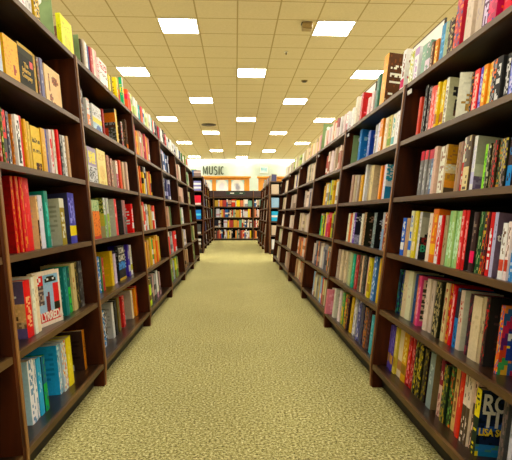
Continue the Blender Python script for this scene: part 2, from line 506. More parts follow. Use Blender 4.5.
PT = .021
def bookcase(P, B, zs, slope, depth, label, group, header=None, tags=True, top_h=None):
    """a bay: a along the row, b into the case, z up; the front leans back by slope"""
    o = empty('bookcase', P(B / 2, depth / 2, 0), label, 'bookcase', group)
    inv = Vector(o.location)
    Q = lambda a, b, z: Vector(P(a, b, z)) - inv
    top = top_h or zs[-1]
    fb = lambda z: slope * (z - zs[0])
    a_t = math.atan(slope)
    for a0 in (0, B - PT):
        bm = new()
        prism(bm, [(.0, 0), (.0, zs[0]), (fb(top), top), (depth, top - slope * (depth - fb(top))), (depth, 0)], a0, a0 + PT, Q)
        sp = obj('side_panel', bm, M['panel_wood'], o)
        if a0 == 0:
            bm = new()
            e = .004
            prism(bm, [(-e, 0), (-e, zs[0]), (fb(top) - e, top + .001), (fb(top) + .0005, top + .001), (.0005, zs[0]), (.0005, 0)], a0 + .002, a0 + PT - .002, Q)
            obj('edge_strip', bm, M['strip_wood'], sp)
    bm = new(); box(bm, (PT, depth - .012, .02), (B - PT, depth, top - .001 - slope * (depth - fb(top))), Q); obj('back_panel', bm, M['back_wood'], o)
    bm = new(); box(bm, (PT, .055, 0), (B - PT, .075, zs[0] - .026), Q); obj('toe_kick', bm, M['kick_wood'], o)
    for k, z in enumerate(zs):
        f0 = fb(z) + .004
        dp = depth - .013 - f0
        dz = -math.tan(a_t) * dp
        th = .024
        bm = new()
        prism(bm, [(f0 + .014, z - .014 * slope), (f0 + dp, z + dz), (f0 + dp, z + dz - th), (f0 + .014 , z - th)], PT + .0005, B - PT - .0005, Q)
        sh = obj('shelf', bm, M['shelf_wood'], o)
        bm = new()
        prism(bm, [(f0 - .002, z), (f0 + .0138, z - .0138 * slope), (f0 + .0138, z - th), (f0 - .002 - th * slope, z - th)], PT + .0005, B - PT - .0005, Q)
        obj('front_edge', bm, M['edge_wood'], sh)
    if header:
        bm = new(); box(bm, (PT, .0, header[0]), (B - PT, .03, header[1]), Q); obj('header_board', bm, M['header_wood'], o)
    if tags:
        bm = new(); z = zs[-1] - .052
        box(bm, (B - PT - .064 if tags == 'far' else PT + .004, fb(z) + .006, z - .011), (B - PT - .004 if tags == 'far' else PT + .064, fb(z) + .008, z + .011), Q)
        obj('shelf_tag', bm, M['tag_plastic'], o)
    return o

DEP = .40
def PL(y0): return lambda a, b, z: (-(FL + .004) - b, y0 + a, z)
def PR(y0): return lambda a, b, z: (FR + .004 + b, y0 + a, z)
CASE = {'L': ['first left bookcase', 'second left bookcase'], 'R': ['first right bookcase', 'second right bookcase']}
LB = [(1.641 - BL_, BL_, 'dark wood bookcase mostly cut off by the frame, left of the red volumes'),
      (1.641, .9883, 'dark wood bookcase with red gold-tooled volumes, first of the left row')]
nm = ['second', 'third', 'fourth', 'fifth', 'sixth']
for i in range(5):
    LB.append((YL + i * BL_, BL_, f"dark wood slant-front bookcase full of books, {nm[i]} of the left row"))
for y, b, lab in LB:
    bookcase(PL(y), b, ZL, SL, DEP, lab, 'bookcases along the left of the aisle', tags=False)
RB = [(YR - BR_, BR_, 'dark wood bookcase with patchwork-covered book, first of the right row')]
for i in range(5):
    RB.append((YR + i * BR_, BR_, f"dark wood slant-front bookcase full of books, {nm[i]} of the right row"))
for y, b, lab in RB:
    bookcase(PR(y), b, ZR, SR, DEP, lab, 'bookcases along the right of the aisle', tags='far')

# second run of bookcases past the cross aisle, each with an end display that faces the camera
ZG = [.12, .47, .82, 1.17, 1.52, 1.86]
def PL2(y0): return lambda a, b, z: (-.80 - b, y0 + a, z)
def PR2(y0): return lambda a, b, z: (.71 + b, y0 + a, z)
FAR_L = [(11.95 + i * 1.25, 1.25) for i in range(4)]
FAR_R = [(11.55 + i * 1.25, 1.25) for i in range(3)]
ZGR = [.12, .45, .78, 1.1, 1.42, 1.72]
w4 = ['first', 'second', 'third', 'fourth']
for i, (y, b) in enumerate(FAR_L):
    bookcase(PL2(y), b, ZG, .07, .40, f"distant dark bookcase beyond the blue book display, {w4[i]} on the left", 'far left bookcases', tags=False)
for i, (y, b) in enumerate(FAR_R):
    bookcase(PR2(y), b, ZGR, .07, .40, f"distant dark bookcase beyond the right end display, {w4[i]} on the right", 'far right bookcases', tags=False)
def PEL(a, b, z): return (-1.73 + a, 11.53 + b, z)
def PER(a, b, z): return (.80 + a, 11.13 + b, z)
bookcase(PEL, .95, ZG, .07, .40, 'end display of face-out books with bright blue cover, left past the cross aisle', None, tags=False)
bookcase(PER, .95, ZGR, .07, .40, 'end display of face-out books, right past the cross aisle', None, tags=False)

# the wall of books that closes the aisle
ZB = [.07, .47, .835, 1.22, 1.56]
def PB(x0): return lambda a, b, z: (x0 + a, 17.2 + b, z)
lb3 = ['left bay of the bookcase closing the aisle, partly hidden', 'middle bay of the bookcase closing the aisle, under the green sign', 'right bay of the bookcase closing the aisle, partly hidden']
for x, lab in zip((-2.24, -.8, .64), lb3):
    bookcase(PB(x), 1.44, ZB, .0, .40, lab, 'bookcase bays closing the aisle', header=(1.575, 1.79), tags=False, top_h=1.8)

# ------------------------------------------------------------------ the books one can tell apart
BOOKS = [
('R',0,5,2.7209,0.06,0.26,'l','eee c36 854','white book with magenta and brown patches',{'set':0}),
('R',0,5,2.5914,0.06,0.214,'d','eed 9a3 cc4','white spine dotted with yellow-green flowers',{'set':0}),
('R',0,5,2.5218,0.06,0.205,'b','eef b9c','white and lilac spined book',{'set':0}),
('R',0,5,2.426,0.06,0.188,'p','9ba cdc','pale sage green book',{'set':0}),
('R',0,5,2.3602,0.06,0.181,'h','798 dcd','book with green upper and whitish lower spine',{'set':0}),
('R',0,5,2.3286,0.0311,0.161,'t','643 ca8','thin brown book',{'set':0}),
('R',0,5,2.2828,0.0406,0.158,'t','d83 fe9','orange spined book',{'set':0}),
('R',0,5,2.2126,0.0578,0.212,'p','28b 6be','tall bright blue book',{'set':0}),
('R',0,5,2.1622,0.0434,0.199,'p','9a8 685','tall grey-green book',{'set':0}),
('R',0,5,2.1012,0.0565,0.194,'d','322 765 ba7','tall dark brown and black mottled book',{'set':0}),
('R',0,5,2.0328,0.06,0.266,'d','b34 e74 447 eee','tall book with red, white and blue figure',{'set':0}),
('R',0,5,1.9481,0.06,0.253,'p','dcb cba','wide blank cream book beside red figure book',{'set':0}),
('R',0,5,1.8609,0.0583,0.23,'p','cba baa','wide blank beige book beside purple book',{'set':0}),
('R',0,5,1.806,0.0516,0.219,'t','525 dce','dark purple book with white lettering',{'set':0}),
('R',0,5,1.7429,0.06,0.205,'d','b15 e36 528 f64','crimson and magenta illustrated book',{'set':0}),
('R',0,5,1.6683,0.0482,0.186,'p','d24 f67','plain cherry red book',{'set':0}),
('R',0,4,2.3918,0.0285,0.212,'p','c43 e75','thin red book',{'set':0}),
('R',0,4,2.354,0.0352,0.21,'p','cdd 9aa','pale grey-white paperback',{'set':0}),
('R',0,4,2.3221,0.0293,0.253,'d','222 777 bbb','tall black and grey patterned paperback',{'set':0}),
('R',0,4,2.2888,0.0309,0.241,'d','322 866 ccc','tall black paperback with reddish marks',{'set':0}),
('R',0,4,2.2428,0.0413,0.23,'t','e65 faa','salmon pink paperback',{'set':0}),
('R',0,4,2.2051,0.0354,0.225,'t','e65 fbb','salmon pink paperback',{'set':0}),
('R',0,4,2.1814,0.0232,0.23,'l','ec2 a61 ffb','bright yellow paperback with brown label',{'set':0}),
('R',0,4,2.1499,0.0294,0.227,'l','fd2 a61 ffb','bright yellow paperback with brown label',{'set':0}),
('R',0,4,2.1212,0.0266,0.222,'l','ec2 a61 ffb','bright yellow paperback with brown label',{'set':0}),
('R',0,4,2.0874,0.0297,0.225,'t','eed 876','cream paperback with black lettered cover',{'gap':1,'cov':['ddb', '333', '643'],'txt':'st','set':0}),
('R',0,4,1.935,0.0413,0.198,'d','eed a84 ddc','white paperback turned aslant, beige page edge towards the camera',{'rot':-28,'set':0}),
('R',0,4,1.8528,0.0219,0.177,'d','222 d92 777','black paperback with orange band',{'set':0}),
('R',0,4,1.8119,0.0393,0.179,'t','e22 fba','bright red paperback',{'set':0}),
('R',0,4,1.7828,0.0262,0.178,'t','33b bbf','royal blue paperback',{'set':0}),
('R',0,4,1.7491,0.0309,0.177,'t','e92 fe8','golden yellow paperback',{'set':0}),
('R',0,4,1.7179,0.0284,0.177,'t','ea2 fe8','golden yellow paperback',{'set':0}),
('R',0,4,1.6904,0.0262,0.176,'d','222 e72 999','black paperback with orange marks',{'set':0}),
('R',0,4,1.6489,0.039,0.176,'t','222 ddd c33','black paperback with white lettering, red foot',{'set':0}),
('R',0,4,1.6117,0.036,0.175,'t','222 ddd c33','black paperback with white lettering, red foot',{'set':0}),
('R',0,4,1.5794,0.0299,0.176,'t','56c ccf','periwinkle blue paperback',{'set':0}),
('R',0,3,2.2705,0.0392,0.222,'b','777 c34 bbb','grey paperback with red head',{'set':0}),
('R',0,3,2.2303,0.0379,0.222,'b','888 d34 bbb','grey paperback with red head',{'set':0}),
('R',0,3,2.1937,0.0343,0.221,'b','777 c34 bbb','grey paperback with red head',{'set':0}),
('R',0,3,2.1517,0.0397,0.22,'b','679 b45 acd','blue-grey paperback with red head',{'set':0}),
('R',0,3,2.1154,0.0319,0.223,'p','dba b98','pinkish cream paperback',{'set':0}),
('R',0,3,2.045,0.06,0.218,'s','eed a87','white paperback with fine brown lines',{'set':0}),
('R',0,3,2.006,0.0191,0.216,'p','cb9 864','paperback with sepia cover of a tree facing the camera',{'gap':1,'cov':['c94', 'eda', '321'],'pic':'tree','set':0}),
('R',0,3,1.9003,0.0223,0.209,'p','a86 643','tan brown paperback',{'set':0}),
('R',0,3,1.8785,0.0201,0.21,'p','976 532','brown paperback',{'set':0}),
('R',0,3,1.8459,0.0293,0.222,'h','ddc b32','paperback with cream over red spine',{'set':0}),
('R',0,3,1.7975,0.0452,0.221,'h','543 dc9','paperback with dark brown over cream spine',{'set':0}),
('R',0,3,1.769,0.0254,0.215,'l','eee cce','tall white spined book with grey cover facing the camera',{'gap':1,'cov':['aa9', 'ccb', '657'],'pic':'fade','set':0}),
('R',0,3,1.686,0.0259,0.172,'t','9d2 5a1','lime green paperback',{'set':0}),
('R',0,3,1.6608,0.0224,0.169,'d','221 775 bb9','black patterned paperback',{'set':0}),
('R',0,3,1.6377,0.0218,0.167,'d','221 774 ca7','black patterned paperback with gold',{'set':0}),
('R',0,3,1.6127,0.0237,0.173,'d','321 854 c33','black patterned paperback with red head',{'set':0}),
('R',0,3,1.5802,0.0301,0.173,'d','221 685 b83','black patterned paperback with green flecks',{'set':0}),
('R',0,3,1.5489,0.0289,0.171,'d','221 877 ba4','black patterned paperback with yellow flecks',{'set':0}),
('R',0,3,1.5188,0.0278,0.171,'h','322 38c','black paperback with bright blue foot',{'set':0}),
('R',0,2,2.3766,0.0453,0.191,'l','36c eee','blue and white paperback',{'set':-0.008}),
('R',0,2,2.3269,0.0434,0.191,'p','b97 875','short tan paperback',{'set':-0.008}),
('R',0,2,2.285,0.0388,0.227,'l','ddb 26c','cream spine with blue label',{'set':-0.008}),
('R',0,2,2.2389,0.0402,0.226,'l','dc5 eda','pale yellow paperback',{'set':-0.008}),
('R',0,2,2.2056,0.0277,0.222,'p','ddd 999','white spine with dark group-portrait cover facing the camera',{'gap':1,'cov':['bba', '332', '222'],'pic':'group','txt':'big','set':-0.008}),
('R',0,2,2.0691,0.0369,0.215,'p','edc a98','cream spined paperback',{'set':-0.008}),
('R',0,2,2.0058,0.0537,0.233,'l','d72 eb4','orange paperback with white foot',{'set':-0.008}),
('R',0,2,1.9657,0.0379,0.205,'t','eee d34','white paperback with red lettering',{'set':-0.008}),
('R',0,2,1.9462,0.0173,0.206,'p','c22 e55','thin red paperback',{'set':-0.008}),
('R',0,2,1.9104,0.0315,0.206,'p','a97 764','tan olive paperback',{'set':-0.008}),
('R',0,2,1.8778,0.0284,0.224,'t','9c8 cec','light green paperback',{'set':-0.008}),
('R',0,2,1.8483,0.0275,0.224,'t','ac8 cec','light green paperback',{'set':-0.008}),
('R',0,2,1.8216,0.0248,0.223,'t','9c8 cec','light green paperback',{'set':-0.008}),
('R',0,2,1.7956,0.0241,0.223,'t','ac8 cec','light green paperback',{'set':-0.008}),
('R',0,2,1.7685,0.0252,0.226,'t','d44 faa','salmon red paperback',{'set':-0.008}),
('R',0,2,1.7422,0.0245,0.226,'t','c33 f99','salmon red paperback with black cover facing the camera',{'gap':1,'cov':['222', '111', '542'],'set':-0.008}),
('R',0,2,1.6757,0.031,0.218,'l','322 e36 876','black paperback with hot pink foot',{'set':-0.008}),
('R',0,2,1.6397,0.0328,0.22,'d','142 263 9a7','dark green paperback',{'set':-0.008}),
('R',0,2,1.6125,0.0241,0.219,'d','322 cb2 c32','black paperback with yellow and red flecks',{'set':-0.008}),
('R',0,2,1.592,0.0176,0.218,'d','522 d52 222','dark red and black paperback',{'set':-0.008}),
('R',0,2,1.5663,0.0228,0.217,'t','c33 eee','red paperback with white lettering',{'set':-0.008}),
('R',0,2,1.5442,0.0207,0.217,'p','bbd 88a','lavender spine with grey-violet cover facing the camera',{'gap':1,'cov':['656', '556', '878'],'txt':'the','set':-0.008}),
('R',0,2,1.4788,0.0255,0.182,'l','eee c54 642','white paperback with red marks',{'set':-0.008}),
('R',0,2,1.4565,0.0197,0.187,'l','edd b43 642','white paperback with red marks',{'set':-0.008}),
('R',0,2,1.4326,0.0227,0.2,'h','cde 48c','white over blue paperback',{'set':-0.008}),
('R',0,1,2.4505,0.038,0.23,'d','123 357 396','dark teal paperback',{'set':0.025}),
('R',0,1,2.4055,0.0408,0.232,'d','235 8a4 228','navy paperback with yellow-green flecks',{'set':0.025}),
('R',0,1,2.3468,0.0547,0.236,'p','dca ba8','cream paperback',{'set':0.025}),
('R',0,1,2.283,0.06,0.239,'p','ddb cba','wide cream paperback',{'set':0.025}),
('R',0,1,2.227,0.0315,0.235,'p','247 469','dark blue paperback',{'set':0.025}),
('R',0,1,2.1964,0.0272,0.233,'t','b54 ea7','rusty red paperback',{'set':0.025}),
('R',0,1,2.1666,0.0265,0.233,'t','d58 eab','pink paperback with pink framed cover facing the camera',{'gap':1,'cov':['dba', '443', 'd58'],'pic':'frame','set':0.025}),
('R',0,1,2.0727,0.0397,0.232,'p','dcb a98','cream white paperback',{'set':0.025}),
('R',0,1,2.0345,0.0353,0.231,'p','cba 987','light tan paperback',{'set':0.025}),
('R',0,1,2.0004,0.0255,0.231,'s','221 cb8','black paperback with pale dashes',{'set':0.025}),
('R',0,1,1.9728,0.0248,0.232,'s','221 cb8','black paperback with pale dashes',{'set':0.025}),
('R',0,1,1.9486,0.0215,0.233,'s','221 cb8','black paperback with pale dashes',{'set':0.025}),
('R',0,1,1.9249,0.021,0.234,'s','221 cb8','black paperback with pale dashes',{'set':0.025}),
('R',0,1,1.8943,0.0281,0.24,'t','dc9 a54','cream paperback with red lettering',{'set':0.025}),
('R',0,1,1.8646,0.0272,0.242,'d','c32 db4 911','red and yellow paperback',{'set':0.025}),
('R',0,1,1.8358,0.0264,0.239,'t','c23 fbb','red paperback with white lettering',{'set':0.025}),
('R',0,1,1.8032,0.0302,0.233,'h','223 27b','paperback with black over blue spine',{'set':0.025}),
('R',0,1,1.7696,0.0314,0.23,'p','dcb b54','white paperback with red lettered cover facing the camera',{'gap':1,'cov':['ddc', 'b33', 'c55'],'set':0.025}),
('R',0,1,1.6936,0.0372,0.228,'d','312 834 223','dark plum paperback with red title',{'set':0.025}),
('R',0,1,1.6274,0.06,0.227,'p','dca cb9','thick cream paperback',{'set':0.025}),
('R',0,1,1.5998,0.0257,0.233,'p','ba8 765','thin tan paperback',{'set':0.025}),
('R',0,1,1.5766,0.0214,0.238,'d','322 b33 543','black and red paperback',{'gap':1,'cov':['222', '433', '322'],'set':0.025}),
('R',0,1,1.4979,0.021,0.225,'d','d62 36a eb3','large patchwork-covered book with blue title panel',{'gap':1,'cov':['d52', '38a', 'eb3'],'pic':'quilt','dep':0.15,'set':0.025}),
('R',0,0,2.5084,0.0161,0.228,'l','65b c95 98d','purple paperback with gold band',{'set':0.03}),
('R',0,0,2.4698,0.0321,0.232,'l','65b c95 98d','purple paperback with gold band',{'set':0.03}),
('R',0,0,2.4323,0.0312,0.232,'l','54a c95 98d','purple paperback with gold band',{'set':0.03}),
('R',0,0,2.3929,0.0363,0.237,'l','dc6 b94 eda','pale yellow paperback',{'set':0.03}),
('R',0,0,2.3262,0.06,0.238,'l','edb b85 eda','wide cream paperback',{'set':0.03}),
('R',0,0,2.2604,0.06,0.241,'l','da3 973 fd8','golden yellow paperback',{'set':0.03}),
('R',0,0,2.2159,0.0392,0.245,'d','c33 e88 922','red speckled paperback',{'set':0.03}),
('R',0,0,2.1805,0.0328,0.249,'d','b33 e88 922','red speckled paperback',{'set':0.03}),
('R',0,0,2.1535,0.0245,0.242,'d','989 645 ccc','lilac-grey paperback',{'set':0.03}),
('R',0,0,2.1224,0.0287,0.239,'d','221 cb3 874','black paperback with yellow lettering',{'set':0.03}),
('R',0,0,2.0944,0.0256,0.239,'d','221 cb3 874','black paperback with yellow lettering',{'set':0.03}),
('R',0,0,2.0672,0.0249,0.238,'d','221 cb3 874','black paperback with yellow lettering',{'set':0.03}),
('R',0,0,2.019,0.0415,0.227,'d','211 872 442','black paperback with dull gold marks',{'set':0.03}),
('R',0,0,1.9446,0.049,0.234,'p','899 bcc','grey-blue paperback with olive cover facing the camera',{'gap':1,'cov':['875', '654', '986'],'set':0.03}),
('R',0,0,1.8717,0.03,0.231,'h','823 dba','paperback with maroon over cream spine',{'set':0.03}),
('R',0,0,1.8109,0.0389,0.226,'d','232 673 b92 211','black paperback with green leaf pattern',{'set':0.03}),
('R',0,0,1.7735,0.0322,0.23,'d','342 7a5 c63 211','dark green floral paperback',{'set':0.03}),
('R',0,0,1.7408,0.0311,0.247,'t','db7 964','cream yellow paperback',{'set':0.03}),
('R',0,0,1.7139,0.0253,0.251,'h','711 d42','dark red over orange paperback',{'set':0.03}),
('R',0,0,1.6847,0.026,0.249,'p','d42 fa7','orange-red paperback with cream lettering',{'set':0.03}),
('R',0,0,1.6522,0.028,0.269,'h','edc 543','cream paperback with dark fork-shaped foot',{'set':0.03}),
('R',0,0,1.625,0.0257,0.269,'h','edc 543','cream paperback with dark fork-shaped foot',{'set':0.03}),
('R',0,0,1.6014,0.0222,0.269,'h','ecb 543','cream paperback with dark fork-shaped foot',{'set':0.03}),
('R',0,0,1.5614,0.0319,0.227,'h','ed2 232','thick book with dark blue cover lettered RO TI',{'gap':1,'cov':['123', 'cb9', '25a'],'pic':'rotten','dep':0.16,'set':0.03}),
('R',0,0,1.406,0.026,0.256,'d','444 655 766','charcoal grey paperback',{'set':0.03}),
('R',0,0,1.3829,0.0209,0.257,'p','dde aab','off-white paperback with blue tint',{'set':0.03}),
('R',1,5,4.2533,0.06,0.21,'p','edd cbb','cream white book',{'set':0}),
('R',1,5,4.1219,0.06,0.206,'h','eee b67','white and pink book',{'set':0}),
('R',1,5,3.9642,0.06,0.205,'p','eee ccc','plain white book',{'set':0}),
('R',1,5,3.8023,0.06,0.254,'p','eed ccb','tall plain white book',{'set':0}),
('R',1,5,3.6458,0.06,0.248,'d','a22 d67 822','deep red patterned book',{'set':0}),
('R',1,5,3.4277,0.056,0.158,'p','ecc c8a','pale pink book',{'set':0}),
('R',1,5,3.344,0.06,0.182,'p','edd b9b','white book with lilac edge',{'set':0}),
('R',1,5,3.2666,0.06,0.28,'p','476 798','tall teal green book',{'set':0}),
('R',1,5,3.083,0.1,0.36,'p','ea3 fc6','very tall brown book with golden spine',{'cap':0.1,'cov':['531', 'eed', '741'],'pic':'lines','dep':0.16,'set':0}),
('R',1,4,3.5793,0.06,0.262,'p','27b 6ae','bright blue book, its blue cover facing the camera',{'gap':1,'cov':['27c', '9ce', '48d'],'dep':0.15,'set':0}),
('R',1,4,3.3013,0.06,0.204,'p','35a 68c','royal blue book',{'gap':1,'cov':['24a', '88c', '36b'],'set':0}),
('R',1,4,3.157,0.0491,0.219,'p','999 ddd','grey white paperback',{'set':0}),
('R',1,4,3.0927,0.0574,0.221,'p','dde 99b','white paperback with bluish tint',{'set':0}),
('R',1,4,3.0261,0.06,0.232,'h','e93 edc','orange over white paperback',{'set':0}),
('R',1,4,2.9205,0.06,0.219,'p','edb b96','cream paperback',{'set':0}),
('R',1,4,2.8456,0.06,0.216,'l','dc8 8a5','pale yellow paperback with green label',{'set':0}),
('R',1,4,2.7824,0.0576,0.213,'l','eed 5aa','white paperback with teal label',{'set':0}),
('R',1,4,2.717,0.06,0.215,'p','eee bbb','white paperback',{'set':0}),
('R',1,3,3.6482,0.06,0.222,'p','b98 875','short tan paperback',{'set':0}),
('R',1,3,3.5572,0.06,0.214,'p','ba8 986','short tan paperback',{'set':0}),
('R',1,3,3.4634,0.06,0.205,'p','a98 765','short brownish paperback',{'set':0}),
('R',1,3,3.3496,0.0582,0.196,'p','da4 864','thin golden yellow paperback',{'set':0}),
('R',1,3,3.2628,0.06,0.26,'p','ddd 999','tall white paperback leaning on tan ones',{'rot':-6,'set':0}),
('R',1,3,3.1747,0.06,0.245,'p','a97 764','tall tan paperback',{'set':0}),
('R',1,3,3.109,0.06,0.242,'p','dc9 ba8','wide pale beige paperback',{'gap':1,'cov':['dca', 'cb9', 'dca'],'set':0}),
('R',1,3,2.9267,0.0345,0.22,'p','e93 fb5','thin orange paperback',{'set':0}),
('R',1,3,2.8812,0.0407,0.219,'p','c52 e84','thin rust red paperback',{'set':0}),
('R',1,3,2.8325,0.044,0.218,'p','dde bbc','white spine with blue lettered cover facing the camera',{'gap':1,'cov':['4ac', 'eee', '25a'],'pic':'blue','set':0}),
('R',1,2,3.6435,0.0509,0.221,'p','eec ca8','narrow white paperback',{'set':0}),
('R',1,2,3.5731,0.06,0.221,'d','d63 e94 b32','orange paperback',{'set':0}),
('R',1,2,3.5187,0.0475,0.226,'p','eed bbb','narrow white paperback',{'set':0}),
('R',1,2,3.44,0.06,0.223,'t','64a dce','purple paperback with dark cover facing the camera',{'gap':1,'cov':['223', 'ddd', '99b'],'pic':'night','set':0}),
('R',1,2,3.2407,0.0462,0.216,'p','eed aaa','narrow white paperback',{'set':0}),
('R',1,2,3.175,0.06,0.225,'d','a86 764 ca8','tan brown paperback with dark cover facing the camera',{'gap':1,'cov':['221', 'a87', '432'],'set':0}),
('R',1,2,2.9453,0.06,0.222,'d','788 9aa 566','grey-teal paperback with black cover facing the camera',{'gap':1,'cov':['111', 'dde', 'a75'],'set':0}),
('R',1,2,2.7763,0.0469,0.224,'h','bbb 8ac','white and pale blue paperback',{'set':0}),
('R',1,2,2.7309,0.0412,0.223,'d','843 c73 eca','brown-orange paperback',{'set':0}),
('R',1,1,3.785,0.06,0.236,'p','cba 876','cream paperback with grey edge',{'set':0}),
('R',1,1,3.6942,0.06,0.236,'p','edb ba8','wide cream paperback',{'set':0}),
('R',1,1,3.5248,0.06,0.238,'p','dca 987','cream tan paperback',{'set':0}),
('R',1,1,3.4528,0.06,0.24,'p','bb9 787','grey-green cream paperback',{'set':0}),
('R',1,1,3.3837,0.0598,0.239,'p','bc9 8a7','pale green paperback',{'set':0}),
('R',1,1,3.3129,0.06,0.236,'t','2a8 7db','teal green paperback',{'set':0}),
('R',1,1,3.2442,0.06,0.238,'d','b44 d88 733','dull red paperback',{'set':0}),
('R',1,1,3.1598,0.06,0.242,'d','543 876 321','dark brown paperback',{'set':0}),
('R',1,1,3.1246,0.0312,0.245,'p','eca b86','thin cream paperback',{'set':0}),
('R',1,1,3.0569,0.06,0.249,'d','444 776 321','dark grey paperback',{'set':0}),
('R',1,1,2.9633,0.0352,0.249,'p','dba c54','thin cream and red paperback',{'set':0}),
('R',1,1,2.8964,0.06,0.246,'l','dc2 a81','bright yellow paperback',{'set':0}),
('R',1,1,2.7927,0.06,0.265,'d','47b cdf 58c','blue and white lettered paperback',{'set':0}),
('R',1,1,2.7143,0.0356,0.264,'p','db3 a82','thin yellow paperback',{'set':0}),
('R',1,0,3.8385,0.033,0.2,'p','d89 eab','pink book standing out over the shelf edge',{'set':-0.055,'y':(3.862, 0.033),'h':0.2}),
('R',1,0,3.872,0.0225,0.212,'p','edc cba','cream white paperback',{'set':-0.012}),
('R',1,0,3.6993,0.06,0.228,'p','ddc bba','cream white paperback',{'set':-0.012}),
('R',1,0,3.5609,0.06,0.241,'p','edd cbb','cream white paperback',{'set':-0.012}),
('R',1,0,3.4855,0.06,0.237,'h','6a6 cb3','green over yellow paperback',{'set':0.0}),
('R',1,0,3.3993,0.06,0.237,'d','dc3 c33 222','yellow paperback with red marks',{'set':0.0}),
('R',1,0,3.3152,0.06,0.242,'d','322 b83 844','black and amber paperback',{'set':0.0}),
('R',1,0,3.229,0.0533,0.247,'p','db4 973','thin yellow paperback',{'set':0.0}),
('R',1,0,3.1482,0.06,0.256,'d','ddd 99b eee','white paperback with violet marks',{'set':0.0}),
('R',1,0,3.0133,0.06,0.264,'d','77a 336 ccd','violet blue paperback',{'set':0.0}),
('R',1,0,2.9286,0.06,0.248,'d','224 446 113','navy blue paperback',{'set':0.0}),
('R',1,0,2.8567,0.06,0.245,'d','a63 321 346','brown and orange paperback',{'set':0.0}),
('R',1,0,2.7961,0.0565,0.246,'d','422 755 222','dark brown paperback',{'set':0.0}),
('R',1,0,2.7304,0.05,0.225,'p','4ab 9cd','thin turquoise paperback',{'set':0.0}),
('L',0,5,2.0911,0.06,0.146,'t','eee c9a','white book with pinkish lettering',{'set':0}),
('L',0,5,2.1637,0.06,0.144,'p','ddd aaa','plain white book next to pinkish lettered one',{'set':0}),
('L',0,5,2.2316,0.06,0.155,'d','ca2 222 edb','yellow and black book',{'set':0}),
('L',0,5,2.5895,0.1797,0.213,'p','ee2 cc2','bright yellow book standing face out by the upright',{'face':1,'cov':['ee2', 'cc1', 'dd2'],'set':0}),
('L',0,5,2.7744,0.0317,0.223,'p','754 976','thin brown book by the upright',{'set':0}),
('L',0,4,1.8544,0.0269,0.207,'p','cde c89','white book with pale blue edge',{'set':0}),
('L',0,4,1.8916,0.1216,0.189,'p','fb1 fc4','amber yellow book standing face out',{'face':1,'cov':['fb0', 'f90', 'a41'],'pic':'amber','set':0}),
('L',0,4,2.0172,0.1486,0.203,'p','543 ca4','dark brown book standing face out, yellow title',{'face':1,'cov':['221', '332', '110'],'pic':'inferno','set':0}),
('L',0,4,2.1726,0.0256,0.202,'p','b93 531','gold and brown spined book',{'set':0}),
('L',0,4,2.2029,0.0239,0.2,'d','654 a54 999','brown-grey paperback',{'set':0}),
('L',0,4,2.2317,0.0345,0.205,'p','88a ccd','blue-grey paperback',{'set':0}),
('L',0,4,2.2867,0.2,0.199,'p','ec9 a54','cream book standing face out with brown splashes',{'face':1,'cov':['ec9', 'da6', '742'],'pic':'splash','set':0}),
('L',0,3,1.78,0.0155,0.213,'d','b44 edc 733','red and cream paperback',{'set':0}),
('L',0,3,1.7968,0.0158,0.215,'d','562 221 bb6','olive green and black paperback',{'set':0}),
('L',0,3,1.8152,0.0436,0.216,'h','d33 333','red over black paperback',{'set':0}),
('L',0,3,1.8617,0.0198,0.214,'d','445 999 ddd','grey and black paperback',{'set':0}),
('L',0,3,1.8945,0.0132,0.21,'d','c73 532 fc9','orange-brown paperback',{'set':0}),
('L',0,3,1.9106,0.0392,0.212,'t','eee 222','white paperback with black lettering',{'set':0}),
('L',0,3,1.9529,0.0282,0.217,'h','c43 d22','red and black paperback',{'set':0}),
('L',0,3,1.9843,0.021,0.208,'p','da4 fd7','mustard yellow paperback',{'set':0}),
('L',0,3,2.0069,0.0215,0.209,'p','da4 fd7','mustard yellow paperback',{'set':0}),
('L',0,3,2.0301,0.0271,0.209,'p','ca4 ec6','mustard yellow paperback',{'set':0}),
('L',0,3,2.0624,0.0922,0.199,'p','ec7 b84','pale yellow book standing face out with dark picture',{'face':1,'cov':['ec6', 'b83', '421'],'pic':'foot','set':0}),
('L',0,3,2.1583,0.0465,0.204,'p','da3 fc6','golden yellow paperback',{'set':0}),
('L',0,3,2.2128,0.0345,0.211,'p','45a 88c','blue paperback',{'set':0}),
('L',0,3,2.2514,0.0314,0.214,'t','edd d33','white paperback with red lettering',{'set':0}),
('L',0,3,2.285,0.0324,0.22,'l','d32 eee fcc','red paperback with white title',{'set':0}),
('L',0,3,2.3218,0.0267,0.226,'p','eed caa','white paperback',{'set':0}),
('L',0,3,2.3508,0.0251,0.231,'p','d33 e77','red paperback',{'set':0}),
('L',0,3,2.4086,0.0312,0.216,'d','333 888 ccc','black and grey paperback',{'set':0}),
('L',0,3,2.4447,0.0297,0.218,'s','eee 888','white paperback with grey lines',{'set':0}),
('L',0,3,2.4795,0.028,0.22,'p','ca8 865','tan paperback',{'set':0}),
('L',0,2,1.8403,0.0262,0.294,'s','b22 d84','dark red gold-tooled volume showing girl in white dress',{'dep':0.17,'back':['911', '821', '911'],'pic':'child','set':0}),
('L',0,2,1.8681,0.027,0.294,'s','b22 d84','dark red gold-tooled volume',{'dep':0.17,'set':0}),
('L',0,2,1.8969,0.035,0.294,'s','c23 d84','red gold-tooled volume',{'dep':0.17,'set':0}),
('L',0,2,1.9354,0.06,0.294,'p','d22 e66','bright red volume with plain spine',{'dep':0.17,'set':0}),
('L',0,2,2.0512,0.0162,0.224,'h','ec9 321','cream paperback with black foot',{'back':['ec9', 'dba', 'dba'],'set':0}),
('L',0,2,2.0735,0.042,0.23,'p','dde aab','white spined paperback',{'set':0}),
('L',0,2,2.1198,0.0395,0.249,'t','187 5cb','teal green paperback',{'set':0}),
